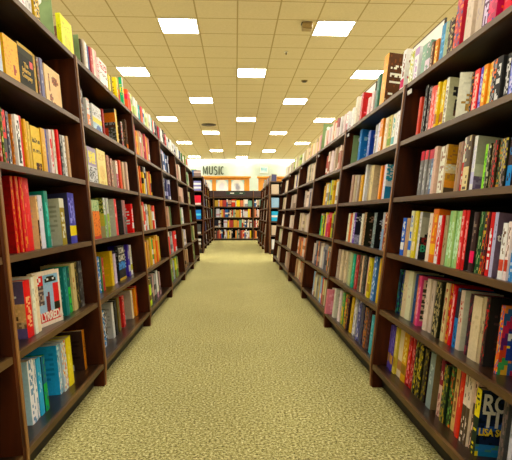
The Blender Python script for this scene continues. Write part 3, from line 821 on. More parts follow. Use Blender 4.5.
('L',0,2,2.2948,0.06,0.223,'b','983 ddc','olive gold paperback with white head, pale grey back cover',{'dep':0.13,'back':['bba', 'aa9', '998'],'bar':1,'set':0}),
('L',0,2,2.409,0.0571,0.255,'l','44a fd2 99e','violet blue paperback with yellow label',{'dep':0.13,'back':['335', '224', '447'],'bar':1,'set':0}),
('L',0,2,2.472,0.0541,0.256,'l','55b fd2 99e','violet blue paperback with yellow label',{'set':0}),
('L',0,1,1.8741,0.0596,0.224,'t','d32 fb8','red spined paperback with horse rider on purple side',{'dep':0.14,'back':['546', '768', '546'],'pic':'horse','set':0.012}),
('L',0,1,1.9398,0.0272,0.23,'p','eed bba','white cream paperback',{'set':0.012}),
('L',0,1,1.9713,0.0347,0.232,'p','edb ca8','cream yellow paperback',{'set':0.012}),
('L',0,1,2.03,0.185,0.236,'p','edb ba8','paperback angled outward, masked face on red and blue cover',{'face':1,'rot':-14,'set':0.04,'y':(2.03, 0.185),'h':0.236,'cov':['9bd', '222', 'd22'],'pic':'mask'}),
('L',0,1,2.2887,0.0322,0.228,'p','177 5aa','dark teal paperback',{'dep':0.1,'h':0.228,'set':0.012}),
('L',0,1,2.3238,0.0362,0.228,'p','288 6cc','teal paperback',{'dep':0.1,'h':0.228,'set':0.012}),
('L',0,1,2.3631,0.0375,0.228,'h','155 4b5','teal paperback with green foot',{'dep':0.1,'h':0.228,'set':0.012}),
('L',0,1,2.407,0.0489,0.237,'p','cb8 a63','tan paperback',{'set':0.012}),
('L',0,1,2.4625,0.0408,0.239,'d','221 874 543','black paperback with gold marks',{'set':0.012}),
('L',0,1,2.5102,0.0532,0.238,'d','444 777 222','charcoal paperback',{'set':0.012}),
('L',0,0,1.8673,0.0488,0.25,'s','eef 79b','white paperback with wavy grey lines, pale blue back cover',{'dep':0.13,'back':['bde', '3ad', 'bde'],'bar':0,'set':0.03}),
('L',0,0,1.9183,0.0278,0.24,'s','eee 79b','white paperback with wavy grey lines',{'set':0.03}),
('L',0,0,1.9508,0.0385,0.236,'p','4ad ade','sky blue paperback',{'set':0.03}),
('L',0,0,1.9942,0.0351,0.231,'h','268 3a5','dark blue paperback with green foot',{'dep':0.13,'back':['245', '123', '245'],'set':0.03}),
('L',0,0,2.1862,0.0301,0.227,'d','9cd eee 58a','light blue paperback with blue back cover and barcode',{'dep':0.15,'back':['4ae', '7ce', '38c'],'bar':1,'set':0.03}),
('L',0,0,2.2193,0.0279,0.227,'d','bcd eed d94','pale blue and white paperback',{'set':0.03}),
('L',0,0,2.2503,0.0319,0.23,'d','eed d84 acd','white and orange paperback',{'set':0.03}),
('L',0,0,2.2854,0.0599,0.233,'p','ed3 fe8','bright yellow paperback',{'set':0.03}),
('L',0,0,2.5335,0.0364,0.208,'p','b73 432','dark paperback with orange spine standing alone by upright',{'dep':0.15,'back':['322', '443', '211'],'bar':1,'set':0.03}),
('L',1,5,2.9053,0.0323,0.192,'p','432 654','thin dark brown book',{'set':0}),
('L',1,5,2.9442,0.0299,0.203,'p','cba a98','beige book',{'set':0}),
('L',1,5,2.9774,0.0409,0.202,'p','eee ccc','white book',{'set':0}),
('L',1,5,3.0218,0.0529,0.203,'p','347 669','navy blue book',{'set':0}),
('L',1,5,3.0818,0.0551,0.207,'p','b44 d88','red book',{'set':0}),
('L',1,5,3.1444,0.0496,0.221,'p','edc caa','cream book',{'set':0}),
('L',1,5,3.198,0.0514,0.228,'p','ebb c99','pale pink book',{'set':0}),
('L',1,5,3.2962,0.2,0.209,'p','eee c33','white book standing face out with red lettering',{'face':1,'cov':['eee', 'b34', 'd12'],'pic':'redtext','set':0}),
('L',1,5,3.534,0.06,0.166,'p','dc3 a92','mustard yellow book',{'set':0}),
('L',1,5,3.612,0.0404,0.181,'p','762 a94','thin olive book',{'set':0}),
('L',1,5,3.7634,0.06,0.212,'t','fd1 a81','bright yellow book with dark lettering',{'set':0}),
('L',1,5,3.9657,0.0438,0.269,'p','3a7 fd2','green and white book standing face out with yellow band',{'face':1,'cov':['3a7', 'ddd', 'fd2'],'pic':'green','set':0}),
('L',1,4,2.8003,0.0532,0.223,'d','433 bbb 655','dark grey patterned paperback',{'set':0}),
('L',1,4,2.9129,0.06,0.189,'h','ddd e83','white over orange paperback',{'set':0}),
('L',1,4,3.0219,0.2,0.183,'p','eee 48c','white face-out book with yellow band and blue picture',{'face':1,'cov':['ddd', 'fd2', '359'],'pic':'band','set':0}),
('L',1,4,3.2335,0.0394,0.194,'p','922 c55','dark red paperback',{'set':0}),
('L',1,4,3.6217,0.06,0.282,'p','db2 fd6','yellow spined book with orange and black cover',{'dep':0.13,'back':['333', 'f82', 'c32'],'pic':'orange','set':0}),
('L',1,4,3.7583,0.06,0.213,'d','322 c32 dca','black and red paperback',{'set':0}),
('L',1,4,3.9377,0.0618,0.264,'p','543 b86','dark photo-covered book standing face out with orange band',{'face':1,'cov':['543', 'e83', 'a87'],'pic':'photo','set':0}),
('L',1,3,2.8277,0.1842,0.222,'p','cc2 998','grey book standing face out with yellow title block',{'face':1,'cov':['988', 'ed2', 'ddd'],'pic':'block','set':0}),
('L',1,3,3.0288,0.1934,0.234,'p','ed8 cb6','pale yellow book standing face out',{'face':1,'cov':['ed8', 'db6', 'ec7'],'set':0}),
('L',1,3,3.2414,0.06,0.219,'d','b87 854 ca9','brown and cream paperback',{'set':0}),
('L',1,3,3.3606,0.06,0.211,'d','865 ca8 b53','brown patterned paperback',{'set':0}),
('L',1,3,3.4966,0.06,0.211,'h','edc a25','white over maroon paperback',{'set':0}),
('L',1,3,3.5977,0.06,0.226,'p','d53 e75','orange-red paperback',{'set':0}),
('L',1,3,3.7048,0.06,0.225,'p','ca8 ba7','tan paperback',{'set':0}),
('L',1,3,3.8326,0.06,0.237,'p','dba b97','light tan paperback',{'set':0}),
('L',1,2,2.8208,0.1432,0.233,'p','ac9 e82','pale green over orange book standing face out',{'face':1,'cov':['bc9', 'e82', 'd63'],'pic':'half','set':0}),
('L',1,2,3.0828,0.0456,0.254,'h','ddd 7a5','white and green spine with dark figure on yellow side',{'dep':0.12,'back':['884', '224', 'cc6'],'pic':'dancer','set':0}),
('L',1,2,3.1342,0.0532,0.252,'h','ccc 9b4','white paperback with green lower half',{'set':0}),
('L',1,2,3.3255,0.06,0.254,'p','d55 ecc','pink-red spined paperback with grey back cover',{'dep':0.13,'back':['ccb', 'bba', 'ddc'],'set':0}),
('L',1,2,3.5643,0.0458,0.253,'p','866 ccc','thin mauve paperback',{'dep':0.12,'back':['333', '555', '222'],'set':0}),
('L',1,2,3.614,0.06,0.253,'h','b77 555','pinkish grey paperback',{'set':0}),
('L',1,2,3.8611,0.06,0.232,'l','e22 eee','bright red paperback with white label',{'set':0}),
('L',1,1,2.9378,0.0563,0.225,'d','27c eee 38d','bright blue paperback',{'set':0.04}),
('L',1,1,2.997,0.0408,0.219,'p','263 8a4','thin dark green paperback',{'set':0.04}),
('L',1,1,3.0408,0.0482,0.21,'p','b43 db8','thin red paperback',{'set':0.04}),
('L',1,1,3.2431,0.06,0.236,'p','ec1 ca1','bright yellow book with yellow back cover and barcode',{'dep':0.13,'back':['db2', 'ca1', 'eb2'],'bar':1,'set':0.04}),
('L',1,1,3.3687,0.06,0.209,'p','dce a9b','pale lilac white paperback',{'set':0.04}),
('L',1,1,3.4712,0.2,0.254,'p','222 777','black book standing face out with white lettering, blue picture',{'face':1,'cov':['222', 'ddd', '38d'],'pic':'clancy','set':0.04}),
('L',1,1,3.7552,0.06,0.247,'l','43a ddd','violet blue paperback',{'set':0.04}),
('L',1,1,3.861,0.06,0.238,'l','eee cc3','white paperback with yellow stripe',{'set':0.04}),
('L',1,0,2.9488,0.0511,0.227,'d','48c eee 333','blue and white paperback',{'set':0.045}),
('L',1,0,3.0064,0.0531,0.221,'d','222 ddd 755','black and white paperback',{'set':0.045}),
('L',1,0,3.1789,0.0519,0.235,'p','ddd aaa','light grey paperback with pale back cover',{'dep':0.12,'back':['ccc', 'bbb', 'aaa'],'set':0.045}),
('L',1,0,3.2536,0.06,0.238,'p','222 555','black paperback',{'set':0.045}),
('L',1,0,3.3541,0.06,0.24,'p','763 332','dark gold paperback',{'set':0.045}),
('L',1,0,3.4898,0.06,0.228,'d','d44 a33 faa','salmon red paperback',{'set':0.045}),
('L',1,0,3.7699,0.06,0.222,'p','edb cba','cream spined paperback with tan back cover',{'dep':0.13,'back':['cba', 'ba9', 'cba'],'bar':1,'set':0.045}),
('L',1,0,3.8734,0.06,0.224,'p','e93 fb6','orange paperback',{'set':0.045}),
('L',1,0,3.9395,0.06,0.232,'p','d43 e76','orange-red paperback at the far end of its row',{'set':0.045}),
]
LEVEL = ['bottom shelf', 'second shelf up', 'third shelf up', 'fourth shelf up', 'fifth shelf up', 'top ledge']
def case_of(side, y):
    y0 = YL if side == 'L' else YR
    return 0 if y < y0 else 1
rows_ = {}
for n, b in enumerate(BOOKS):
    yc = b[3] + b[4] / 2
    rows_.setdefault((b[0], case_of(b[0], yc), b[2]), []).append((yc if b[0] == 'L' else -yc, n))
place = {}
for key, v in rows_.items():
    for i, (_, n) in enumerate(sorted(v)): place[n] = (key, i)
def add_book(n, b):
    side, bay, lev, y0, w, h, st, cols, desc, o = b
    (sd, cs, lv), idx = place[n]
    own = len(desc.split()) > (8 if lev in (0, 5) else 7)      # looks like no other book of its shelf
    label = f"{desc}, {LEVEL[lev]}, {CASE[side][cs]}" if own else f"{desc}, {ORD[idx]} from left, {LEVEL[lev]}, {CASE[side][cs]}"
    group = f"books on the {LEVEL[lev]} of the {CASE[side][cs]}"
    cols = cols.split()
    Fp, V, U = frame(side, lev)
    d = o.get('dep', .135 if h < .2 else .15)
    if lev == 5: d = min(d, .14)
    sb = .045 + o.get('set', 0)
    if not o.get('face'): sb += random.Random(n * 3 + 1).uniform(-.006, .008)
    face = o.get('face')
    Yv = Vector((0, 1, 0))
    if face:
        thick, depth_ax = -V, Yv
        t, d = .024, w
        org = Fp + V * (sb + t) + Yv * y0
    else:
        thick, depth_ax = (Yv, V) if side == 'L' else (-Yv, V)
        t = w - .0006
        org = Fp + V * sb + Yv * (y0 if side == 'L' else y0 + w)
    if o.get('rot'):
        R3 = Matrix.Rotation(math.radians(o['rot']), 3, U)
        thick, depth_ax = R3 @ thick, R3 @ depth_ax
    org = org + U * .0008
    e = empty('book', (0, 0, 0), label, 'book', group)
    e.matrix_world = Matrix(((thick.x, depth_ax.x, U.x, org.x), (thick.y, depth_ax.y, U.y, org.y), (thick.z, depth_ax.z, U.z, org.z), (0, 0, 0, 1)))
    sp = spine_fn(st, cols, n * 7 + 5)
    pic = o.get('pic')
    nu = 8
    if side == 'R' or face:
        fr = cover_fn(o.get('cov', [cols[0], cols[-1], cols[1 % len(cols)]]), n * 11, pic)
        bk = cover_fn([cols[0], cols[0], cols[-1]], n * 13, None, 1)
        if pic or face or 'cov' in o: nu = 14
    else:
        fr = cover_fn([cols[0], cols[-1], cols[1 % len(cols)]], n * 11)
        bk = cover_fn(o.get('back', [cols[0], cols[0], cols[-1]]), n * 13, pic, None if pic else o.get('bar', 0))
        if pic: nu = 14
    nz = 28 if nu == 14 else 20
    me = cover_mesh(t, d, h, sp, fr, bk, nz=nz, nu=nu, rounded=.0015 if not face else 0)
    me.materials.append(M['cover_gloss' if n % 3 else 'cover_matte'])
    link(bpy.data.objects.new('cover', me), e)
    link(bpy.data.objects.new('pages', pages_mesh(t, d, h)), e)
    FF = front_frame(t)
    if pic == 'rotten':
        lettering(e, [('RO', .085, .006, h * .68, 'print_white', .8, .002), ('TI', .075, .012, h * .45, 'print_white', .95, .002), ('LISA SCO', .034, .004, h * .32, 'print_yellow', .82, .001)], FF)
    if o.get('txt') == 'the':
        lettering(e, [('the', .036, .004, h * .56, 'print_white', 1, .0005)], FF)
    if o.get('txt') == 'st':
        lettering(e, [('ST', .07, .035, h * .62, 'print_black', .8, .0005), ('BY', .07, .03, h * .36, 'print_black', .8, .0005)], FF)
    if o.get('txt') == 'big':
        lettering(e, [('BIG', .048, .006, h * .16, 'print_green', .95, .001)], FF)
    if pic == 'clancy':
        lettering(e, [('TOM', .06, .02, h * .78, 'print_white', 1.15, .0015), ('CLANCY', .06, .008, h * .57, 'print_white', .78, .0015)], FF)
    if pic == 'inferno':
        lettering(e, [('The', .026, .045, h * .56, 'print_gold', 1, .0005), ('Inferno', .028, .025, h * .44, 'print_gold', 1, .0005), ('Company', .028, .02, h * .32, 'print_gold', .9, .0005)], FF)
    if pic == 'mask':
        lettering(e, [('LYRREDA', .05, w * .18, h * .1, 'print_white', .72, .0015)], FF)
    if pic == 'child':
        # printed figure of a child on the board that faces the camera: hair, arms, dress, legs
        def flat(name, pts, m):
            bm = new()
            f = [bm.verts.new((-.0006, y, z)) for y, z in pts]; g = [bm.verts.new((-.0001, y, z)) for y, z in pts]
            bm.faces.new(f); bm.faces.new(g[::-1])
            for q in range(len(pts)): bm.faces.new([f[q], f[(q + 1) % len(pts)], g[(q + 1) % len(pts)], g[q]])
            obj(name, bm, m, e)
        cy, cz = .075, h * .40
        flat('printed_hair', [(cy + .014 * math.cos(q * .785), cz + .02 * math.sin(q * .785)) for q in range(8)], M['print_gold'])
        flat('printed_dress', [(cy + .01, cz - .018), (cy + .016, cz - .06), (cy + .002, cz - .085), (cy - .028, cz - .07), (cy - .01, cz - .018)], M['print_white'])
        flat('printed_arm', [(cy + .014, cz - .03), (cy + .022, cz + .06), (cy + .026, cz + .06), (cy + .02, cz - .03)], M['print_white'])
        flat('printed_legs', [(cy + .004, cz - .085), (cy + .002, cz - .115), (cy - .008, cz - .115), (cy - .008, cz - .083)], M['print_white'])
    return e
for n, b in enumerate(BOOKS):
    add_book(n, b)

# green dividers with a round white sticker, and the white boards that stand at the back of the right top ledge
def divider(side, lev, y, w, h, dz, label, set_=.04):
    Fp, V, U = frame(side, lev)
    org = Fp + V * set_ + Vector((0, y, 0)) + U * .001
    e = empty('shelf_divider', org, label, 'shelf divider', 'green shelf dividers')
    P = lambda a, b, z: V * a + Vector((0, 1, 0)) * b + U * z
    bm = new(); box(bm, (0, 0, 0), (w, .004, h), P); box(bm, (0, .004, 0), (w, .03, .002), P)
    bmesh.ops.remove_doubles(bm, verts=bm.verts[:], dist=1e-6)
    obj('panel', bm, M['divider_green'], e)
    bm = new()
    c = V * (w * .45) + U * (h - dz) + Vector((0, -.0008, 0))
    pts = [c + V * (.021 * math.cos(q * math.pi / 12)) + U * (.021 * math.sin(q * math.pi / 12)) for q in range(24)]
    f = [bm.verts.new(p) for p in pts]; g = [bm.verts.new(p + Vector((0, .0007, 0))) for p in pts]
    bm.faces.new(f); bm.faces.new(g[::-1])
    for q in range(24): bm.faces.new([f[q], f[(q + 1) % 24], g[(q + 1) % 24], g[q]])
    obj('round_sticker', bm, M['sticker'], e)
    return e
divider('L', 5, 2.46, .15, .25, .03, 'tall green divider panel next to bright yellow book, first left bookcase top')
divider('L', 5, 2.862, .12, .2, .03, 'narrow green divider at the near end of the second left bookcase top')
divider('R', 4, 3.80, .13, .25, .03, 'green divider with round white sticker beside bright blue book, right side')
divider('R', 5, 5.35, .13, .33, .05, 'green divider with round white sticker on fourth right bookcase top')
divider('L', 2, 6.15, .15, .25, .03, 'green divider with round white sticker inside the fourth left bookcase')
def board(y0, y1, z1, label):
    zb = 1.6361 - .0
    x = front_x('R', 1.6361) + .206
    th = .116
    e = empty('display_board', (x, (y0 + y1) / 2, zb - .02), label, 'display board')
    L_ = (y1 - y0) / 2; H = z1 - zb + .02
    P = lambda a, b, z: Vector((b + z * SR, a, z))
    bm = new(); box(bm, (-L_ + .006, 0, .006), (L_ - .006, .006, H - .006), P); obj('panel', bm, M['board_white'], e)
    bm = new()
    for lo, hi in (((-L_, 0), (L_, .006)), ((-L_, H - .006), (L_, H)), ((-L_, .006), (-L_ + .006, H - .006)), ((L_ - .006, .006), (L_, H - .006))):
        box(bm, (lo[0], -.003, lo[1]), (hi[0], .009, hi[1]), P)
    bmesh.ops.remove_doubles(bm, verts=bm.verts[:], dist=1e-6)
    obj('frame', bm, M['dark_metal'], e)
    bm = new()
    for q in range(5):
        a = -.02 - q * .03; z = H * (.62 + .05 * math.sin(q * 2.1))
        box(bm, (a - .012, -.001, z - .012), (a + .006, -.0002, z + .016), P)
    lf = obj('printed_leaves', bm, M['divider_green'], e)
board(2.64, 3.12, 2.035, 'white board with dark frame standing behind the sage green book')
board(3.94, 4.5, 2.045, 'white board with dark frame standing behind the deep red patterned book')

# ------------------------------------------------------------------ all remaining books on the farther shelves: one mass
mb = new(); mcols = []
def mass_book(O, A, D, U, t, d, h, cols, seed):
    """O corner, A thickness axis, D depth axis, U up; spine bands and a cream page top"""
    r = random.Random(seed)
    c = [ink(x) for x in cols]
    c1 = c[0]; c2 = c[1 % len(c)]
    nz = 5
    bands = [c1] * nz
    if len(c) > 1:
        bands[r.randrange(nz)] = c2
        if r.random() < .4: bands[r.randrange(nz)] = c2
    rows = []
    for k in range(nz + 1):
        z = h * k / nz
        rows.append([mb.verts.new(O + A * x + D * y + U * z) for x, y in ((0, 0), (t, 0), (t, d), (0, d))])
    cream = rgb('ddcfa8')
    for k in range(nz):
        for a, cc in ((0, bands[k]), (1, bands[k]), (2, cream), (3, bands[k])):
            b = (a + 1) % 4
            mb.faces.new([rows[k][a], rows[k][b], rows[k + 1][b], rows[k + 1][a]]); mcols.append(cc)
    mb.faces.new(rows[-1]); mcols.append(cream)
    mb.faces.new(rows[0][::-1]); mcols.append(cream)
def fill(Fp, V, U, side, y0, y1, seq, seed, hmax, tmin=.028, tmax=.06, gap=0, setb=.045):
    r = random.Random(seed)
    y = y0; i = 0
    Yv = Vector((0, 1, 0))
    while True:
        cols = seq[i % len(seq)].split('/') if i < len(seq) or gap == 0 else seq[r.randrange(len(seq))].split('/')
        t = r.uniform(tmin, tmax); h = hmax * r.uniform(.74, .9); d = r.uniform(.11, .15)
        if y + t > y1: break
        s = setb + r.uniform(-.01, .012)
        if side == 'L': O = Fp + V * s + Yv * y; A = Yv
        else: O = Fp + V * s + Yv * (y + t); A = -Yv
        mass_book(O + U * .0008, A, V, U, t - .001, d, h, cols, seed * 97 + i)
        y += t + (r.uniform(.0, .02) if r.random() < .2 else 0); i += 1
SEQ = {
 ('L', 2): [['888/eee', 'aaa/444', '333', 'eee/c9a', 'ce4/763', '444/a98', 'b99/655'],
            ['2a5/eee', 'e83/fc6', 'ec3/a61', 'da4', 'e73/fb6', 'c95', 'ca6/864', 'db5'],
            ['ddd/aaa', 'ddc/986', 'cb6/764', 'ca5', 'cb8/876', 'd42/eee', 'd52/eee'],
            ['3a5/eee', 'eee/222', '333', 'c22/e55', 'ca5/864', 'db6', 'd62', 'd62/e84', 'c52', 'ec2/222', 'db3/333'],
            ['eee/bbb', 'b34/e88', 'c56', 'edb', 'e92/fb5', 'ca7', 'd99/eee', 'cb9'],
            ['e64/d35', 'e53/f97', 'cde/47a', 'dea/9a6', 'cd9/eee', 'edb', 'eee/bbb', 'eee', '3aa/7cc']],
 ('L', 3): [['acd/678', '9ab', 'dd4/884', '5a4/cd8', 'a96/763'],
            ['bbb/888', 'd33/eee', 'e33', 'd33/eee', 'aaa'],
            ['ca8/966', 'b86', 'a75/543', 'ca9', '986'],
            ['336/99c', 'dde/447', '447/ccd', '334/889', '245/dde'],
            ['d79/fce', '36a/cde', '346/eee', '235/99b', 'dde/336'],
            ['eee/222', '222/655', '333', 'c34/e88', '346', 'eee/ccc', '9bc/eee', 'eee']],
 ('L', 4): [['a86/543', 'ca8', 'b97/875', '764'], ['eee/aaa', 'dde/99a', 'ca8', 'a97'], ['eee/bcd', 'ccd', 'dcb/a98', '7a6'],
            ['ca9/864', 'dba', 'b98'], ['d98/b55', 'cba', 'ddd'], ['eee', 'eee/bbb', 'dde/336', '346', 'eed']],
 ('L', 5): [['453/785', '674', 'a97'], ['563/796', '785/463', 'ba7'], ['463/897', '574'], ['a97/643', '896'], ['373/8a7', '686', 'cba'], ['363/897', 'b34/eee', 'eee', '784']],
 ('R', 2): [['9bd/eee', 'c32', 'dc9/a86', 'ddb', '888/555', 'ba7', '27b/9ce', 'db3', '8bd'],
            ['bbb/778', '556/99a', '888/444', 'e84/fc9', '554/998', '766/ba9', 'cba', 'eed', 'dcb'],
            ['3a6/7c9', 'c33/e77', 'cc5/874', 'cd3/785', '222/665', '36c/9bd', 'ed2/ca1', 'd68/eab', 'd45/e88', 'dba'],
            ['db4/a83', 'da3', 'd83/fc7', 'eed/a98', '9aa/dde', 'ed3/a92', '39c/7bd', 'dd4/885', '339/77c'],
            ['986/edc', 'a43/edc', 'edc/a65', 'b87/edc', 'dcb/976', 'edd/cbb', 'dcc', 'dcb'],
            ['eee/ccc', 'edc', 'd75/edc', 'eed', 'ecb/c75', 'edd/b67', 'dcc/966', 'edd', 'eee']],
 ('R', 3): [['b97', 'edb', 'dca', 'c75/edc'], ['edc/a86', 'e84/c63', '964/643', 'db8', 'e95/b54'], ['dcb', 'cba', 'dca/a98', 'cb9'],
            ['667/aab', 'ba9/765', 'cba', 'edc/a98', 'dcb'], ['ba9/765', 'cba', 'dca', '998/665', 'cb9'], ['edb', 'dc9', 'ecb/ba8', 'dc8', 'ebb']],
 ('R', 4): [['cba', 'b98'], ['dca', 'cb9', 'ba8'], ['edc', 'dcb'], ['ba9', 'cba/876'], ['cb9', 'edb', '447/88b'], ['cc9', 'bc7/785', 'eed', 'ba8']],
 ('R', 5): [['cb9', 'a98'], ['cca', 'dcb'], ['edc', 'ccb'], ['ba8', 'dcb'], ['cba', 'edb'], ['cb9', 'ddc', 'ba9']],
}
for side in 'LR':
    zs = ZL if side == 'L' else ZR
    for bay in range(2, 6):
        y0 = (YL if side == 'L' else YR) + (bay - 1) * (BL_ if side == 'L' else BR_)
        b = BL_ if side == 'L' else BR_
        for lev in range(6):
            Fp, V, U = frame(side, lev)
            hm = (zs[lev + 1] - zs[lev] - .03) if lev < 5 else .25
            r = random.Random(bay * 10 + lev)
            farg = r.uniform(.2, .42) if lev < 5 else .02
            seq = SEQ[(side, bay)][lev]
            y_a, y_b = y0 + PT + .01 + (.04 if lev == 5 else 0), y0 + b - PT - farg
            if side == 'R':
                y_a = y0 + PT + .02; seq = seq[::-1]
                if bay == 2 and lev == 5: y_a = 4.34
                if bay == 3 and lev == 5: y_a = 5.42
            n = len(seq)
            if (side, bay, lev) == ('L', 3, 2): y_b = 6.12
            fill(Fp, V, U, side, y_a, y_b, seq, bay * 100 + lev * 7 + (1 if side == 'R' else 0), hm,
                 tmin=max(.028, (y_b - y_a) / n * .34), tmax=max(.05, (y_b - y_a) / n * .62))
PAL = ['a33/eee', 'eee/447', '36a', 'ec3/a61', '222/bbb', '4a6', 'edb', 'c63', '77a', 'ddd', 'b98', 'd57', '245', '8a5', 'ca6']
MUTE = ['cba', 'ba8', 'dcb', '998', '876', 'edc', '557', 'a65', '687']
for rows, P_, zs, pal, s in ((FAR_L, -.80, ZG, PAL, 'L'), (FAR_R, .71, ZGR, MUTE, 'R')):
    sg = -1 if s == 'L' else 1
    a = math.atan(.07)
    V = Vector((sg * math.cos(a), 0, -math.sin(a))); U = Vector((sg * math.sin(a), 0, math.cos(a)))
    for i, (y0, b) in enumerate(rows):
        for lev, z in enumerate(zs):
            hm = (zs[lev + 1] - z - .03) if lev < 5 else .25
            r = random.Random(i * 31 + lev + (7 if s == 'R' else 0))
            pl = pal[:]; r.shuffle(pl)
            Fp = Vector((P_ + sg * .07 * (z - zs[0]), 0, z))
            fill(Fp, V, U, s, y0 + .04, y0 + b - r.uniform(.05, .3), pl, i * 53 + lev * 3 + 11, hm, .04, .09)
# closing bookcase: spines below, covers facing out above
Xv, Yv, Zv = Vector((1, 0, 0)), Vector((0, 1, 0)), Vector((0, 0, 1))
pal_b = ['ddd/a65', 'eee/99a', 'fd2', 'c43/edb', '223/cba', 'edb', 'b98/543', '36a/eee', 'ca5', 'd86', '444', 'dde/c9a', 'e95', '7a9', 'a44', 'cb9/654']
for bi, x0 in enumerate((-2.24, -.8, .64)):
    for lev, z in enumerate(ZB[:4]):
        r = random.Random(bi * 17 + lev)
        hm = ZB[lev + 1] - z - .04
        x = x0 + PT + .03; pl = pal_b[:]; r.shuffle(pl); i = 0
        while True:
            wide = r.random() < (.5 if lev == 3 else .3 if lev in (1, 2) else .05)
            t = r.uniform(.1, .14) if wide else r.uniform(.03, .055)
            if x + t > x0 + 1.44 - PT - .02: break
            if r.random() < .06: x += r.uniform(.03, .1); continue
            hh = hm * r.uniform(.72, .9)
            mass_book(Vector((x, 17.2 + .02 + r.uniform(0, .02), z + .001)), Xv, Yv, Zv, t - .002, .03 if wide else .15, hh, pl[i % len(pl)].split('/'), bi * 1000 + lev * 100 + i)
            x += t + (.01 if wide else 0); i += 1
# covers facing out on the two end displays
for px, py, zs, W_, pl in ((-1.73, 11.53, ZG, .95, [['a97', '777/bbb', '654/ccc'], ['888/333', '999/332', '444/bbb'], ['b44/dde', '27c/9df', '27c/6ce'], ['888', 'c33/eee', 'c34/edd'], ['eee', '99c/dde', '88c/eef'], ['a98', '766/aab', '877/cbb']]),
                           (.80, 11.13, ZGR, .95, [['eef/99c', 'ddd/66a', 'eee'], ['edb', 'a76', 'cba'], ['5bc/9d4', '3a7/ed4', '4ad/eee'], ['59c/eef', '48c/dee', '9bd'], ['edb', 'dca/986', 'cba'], ['543', '643/321', '543']])):
    for lev, z in enumerate(zs):
        if px > 0 and lev == 5: continue
        x = px + .03 if px > 0 else px + W_ - .03
        for q in range(4):
            cols = pl[lev][(2 - q) % 3 if px < 0 else (q + 2) % 3].split('/')
            xx = x + q * .225 if px > 0 else x - (q + 1) * .225
            mass_book(Vector((xx + .02, py + .07 * (z - zs[0]) + .03, z + .001)), Xv, Yv, Zv, .175, .03, .23 if lev < 5 else .15, cols, 5 + q + lev * 9)
me = bpy.data.meshes.new('books'); mb.to_mesh(me); mb.free()
set_colours(me, mcols)
me.materials.append(M['cover_matte'])
bo = bpy.data.objects.new('books', me); link(bo)
tag(bo, 'mass of many small books filling the distant shelves along the aisle', 'books', kind='stuff')

# ------------------------------------------------------------------ back wall: MUSIC letters, wooden display frames, sign
def stroke_letters():
    """MUSIC in narrow sans strokes, x to the right and z up; every letter one connected outline"""
    bm = new(); H, S = .44, .055
    def poly(pts, off):
        ring = [(off + x, z) for x, z in pts]
        f = [bm.verts.new((x, -.03, z)) for x, z in ring]; g = [bm.verts.new((x, 0, z)) for x, z in ring]
        bm.faces.new(f); bm.faces.new(g[::-1])
        for q in range(len(ring)): bm.faces.new([f[q], f[(q + 1) % len(ring)], g[(q + 1) % len(ring)], g[q]])
    def band(path, off, closed=False):
        L_, R_ = [], []
        for i, (x, z) in enumerate(path):
            p = path[max(i - 1, 0)]; n = path[min(i + 1, len(path) - 1)]
            dx, dz = n[0] - p[0], n[1] - p[1]; l = math.hypot(dx, dz)
            L_.append((x - dz / l * S / 2, z + dx / l * S / 2)); R_.append((x + dz / l * S / 2, z - dx / l * S / 2))
        for i in range(len(path) - 1):
            poly([L_[i], L_[i + 1], R_[i + 1], R_[i]], off)
    def arc(cx, cz, rx, rz, a0, a1, n=10): return [(cx + rx * math.cos(math.radians(a0 + (a1 - a0) * i / n)), cz + rz * math.sin(math.radians(a0 + (a1 - a0) * i / n))) for i in range(n + 1)]
    w = .29; poly([(0, 0), (0, H), (S * 1.2, H), (w / 2, H * .35), (w - S * 1.2, H), (w, H), (w, 0), (w - S, 0), (w - S, H * .72), (w / 2 + .02, H * .08), (w / 2 - .02, H * .08), (S, H * .72), (S, 0)], 0)
    band([(S / 2, H)] + arc(.11, .12, .11 - S / 2, .12 - S / 2, 180, 360) + [(.22 - S / 2, H)], .36)
    band(arc(.1, H - .115, .1 - S / 2, .115 - S / 2, 35, 270, 10) + arc(.1, .115, .1 - S / 2, .115 + .0, 90, -145, 10), .65)
    poly([(0, 0), (0, H), (S, H), (S, 0)], .92)
    band(arc(.11, H / 2, .11 - S / 2, H / 2 - S / 2, 50, 310, 14), 1.03)
    bmesh.ops.remove_doubles(bm, verts=bm.verts[:], dist=1e-5)
    return bm
e = obj('wall_lettering', stroke_letters(), M['letter_green'])
e.scale = (1.13 / 1.23, 1, 1.02); e.location = (-1.74, Y1 - .005, 3.06)
tag(e, 'dark green capital letters MUSIC high on the white back wall', 'sign')
YW = 20.5                     # partition that carries the frames
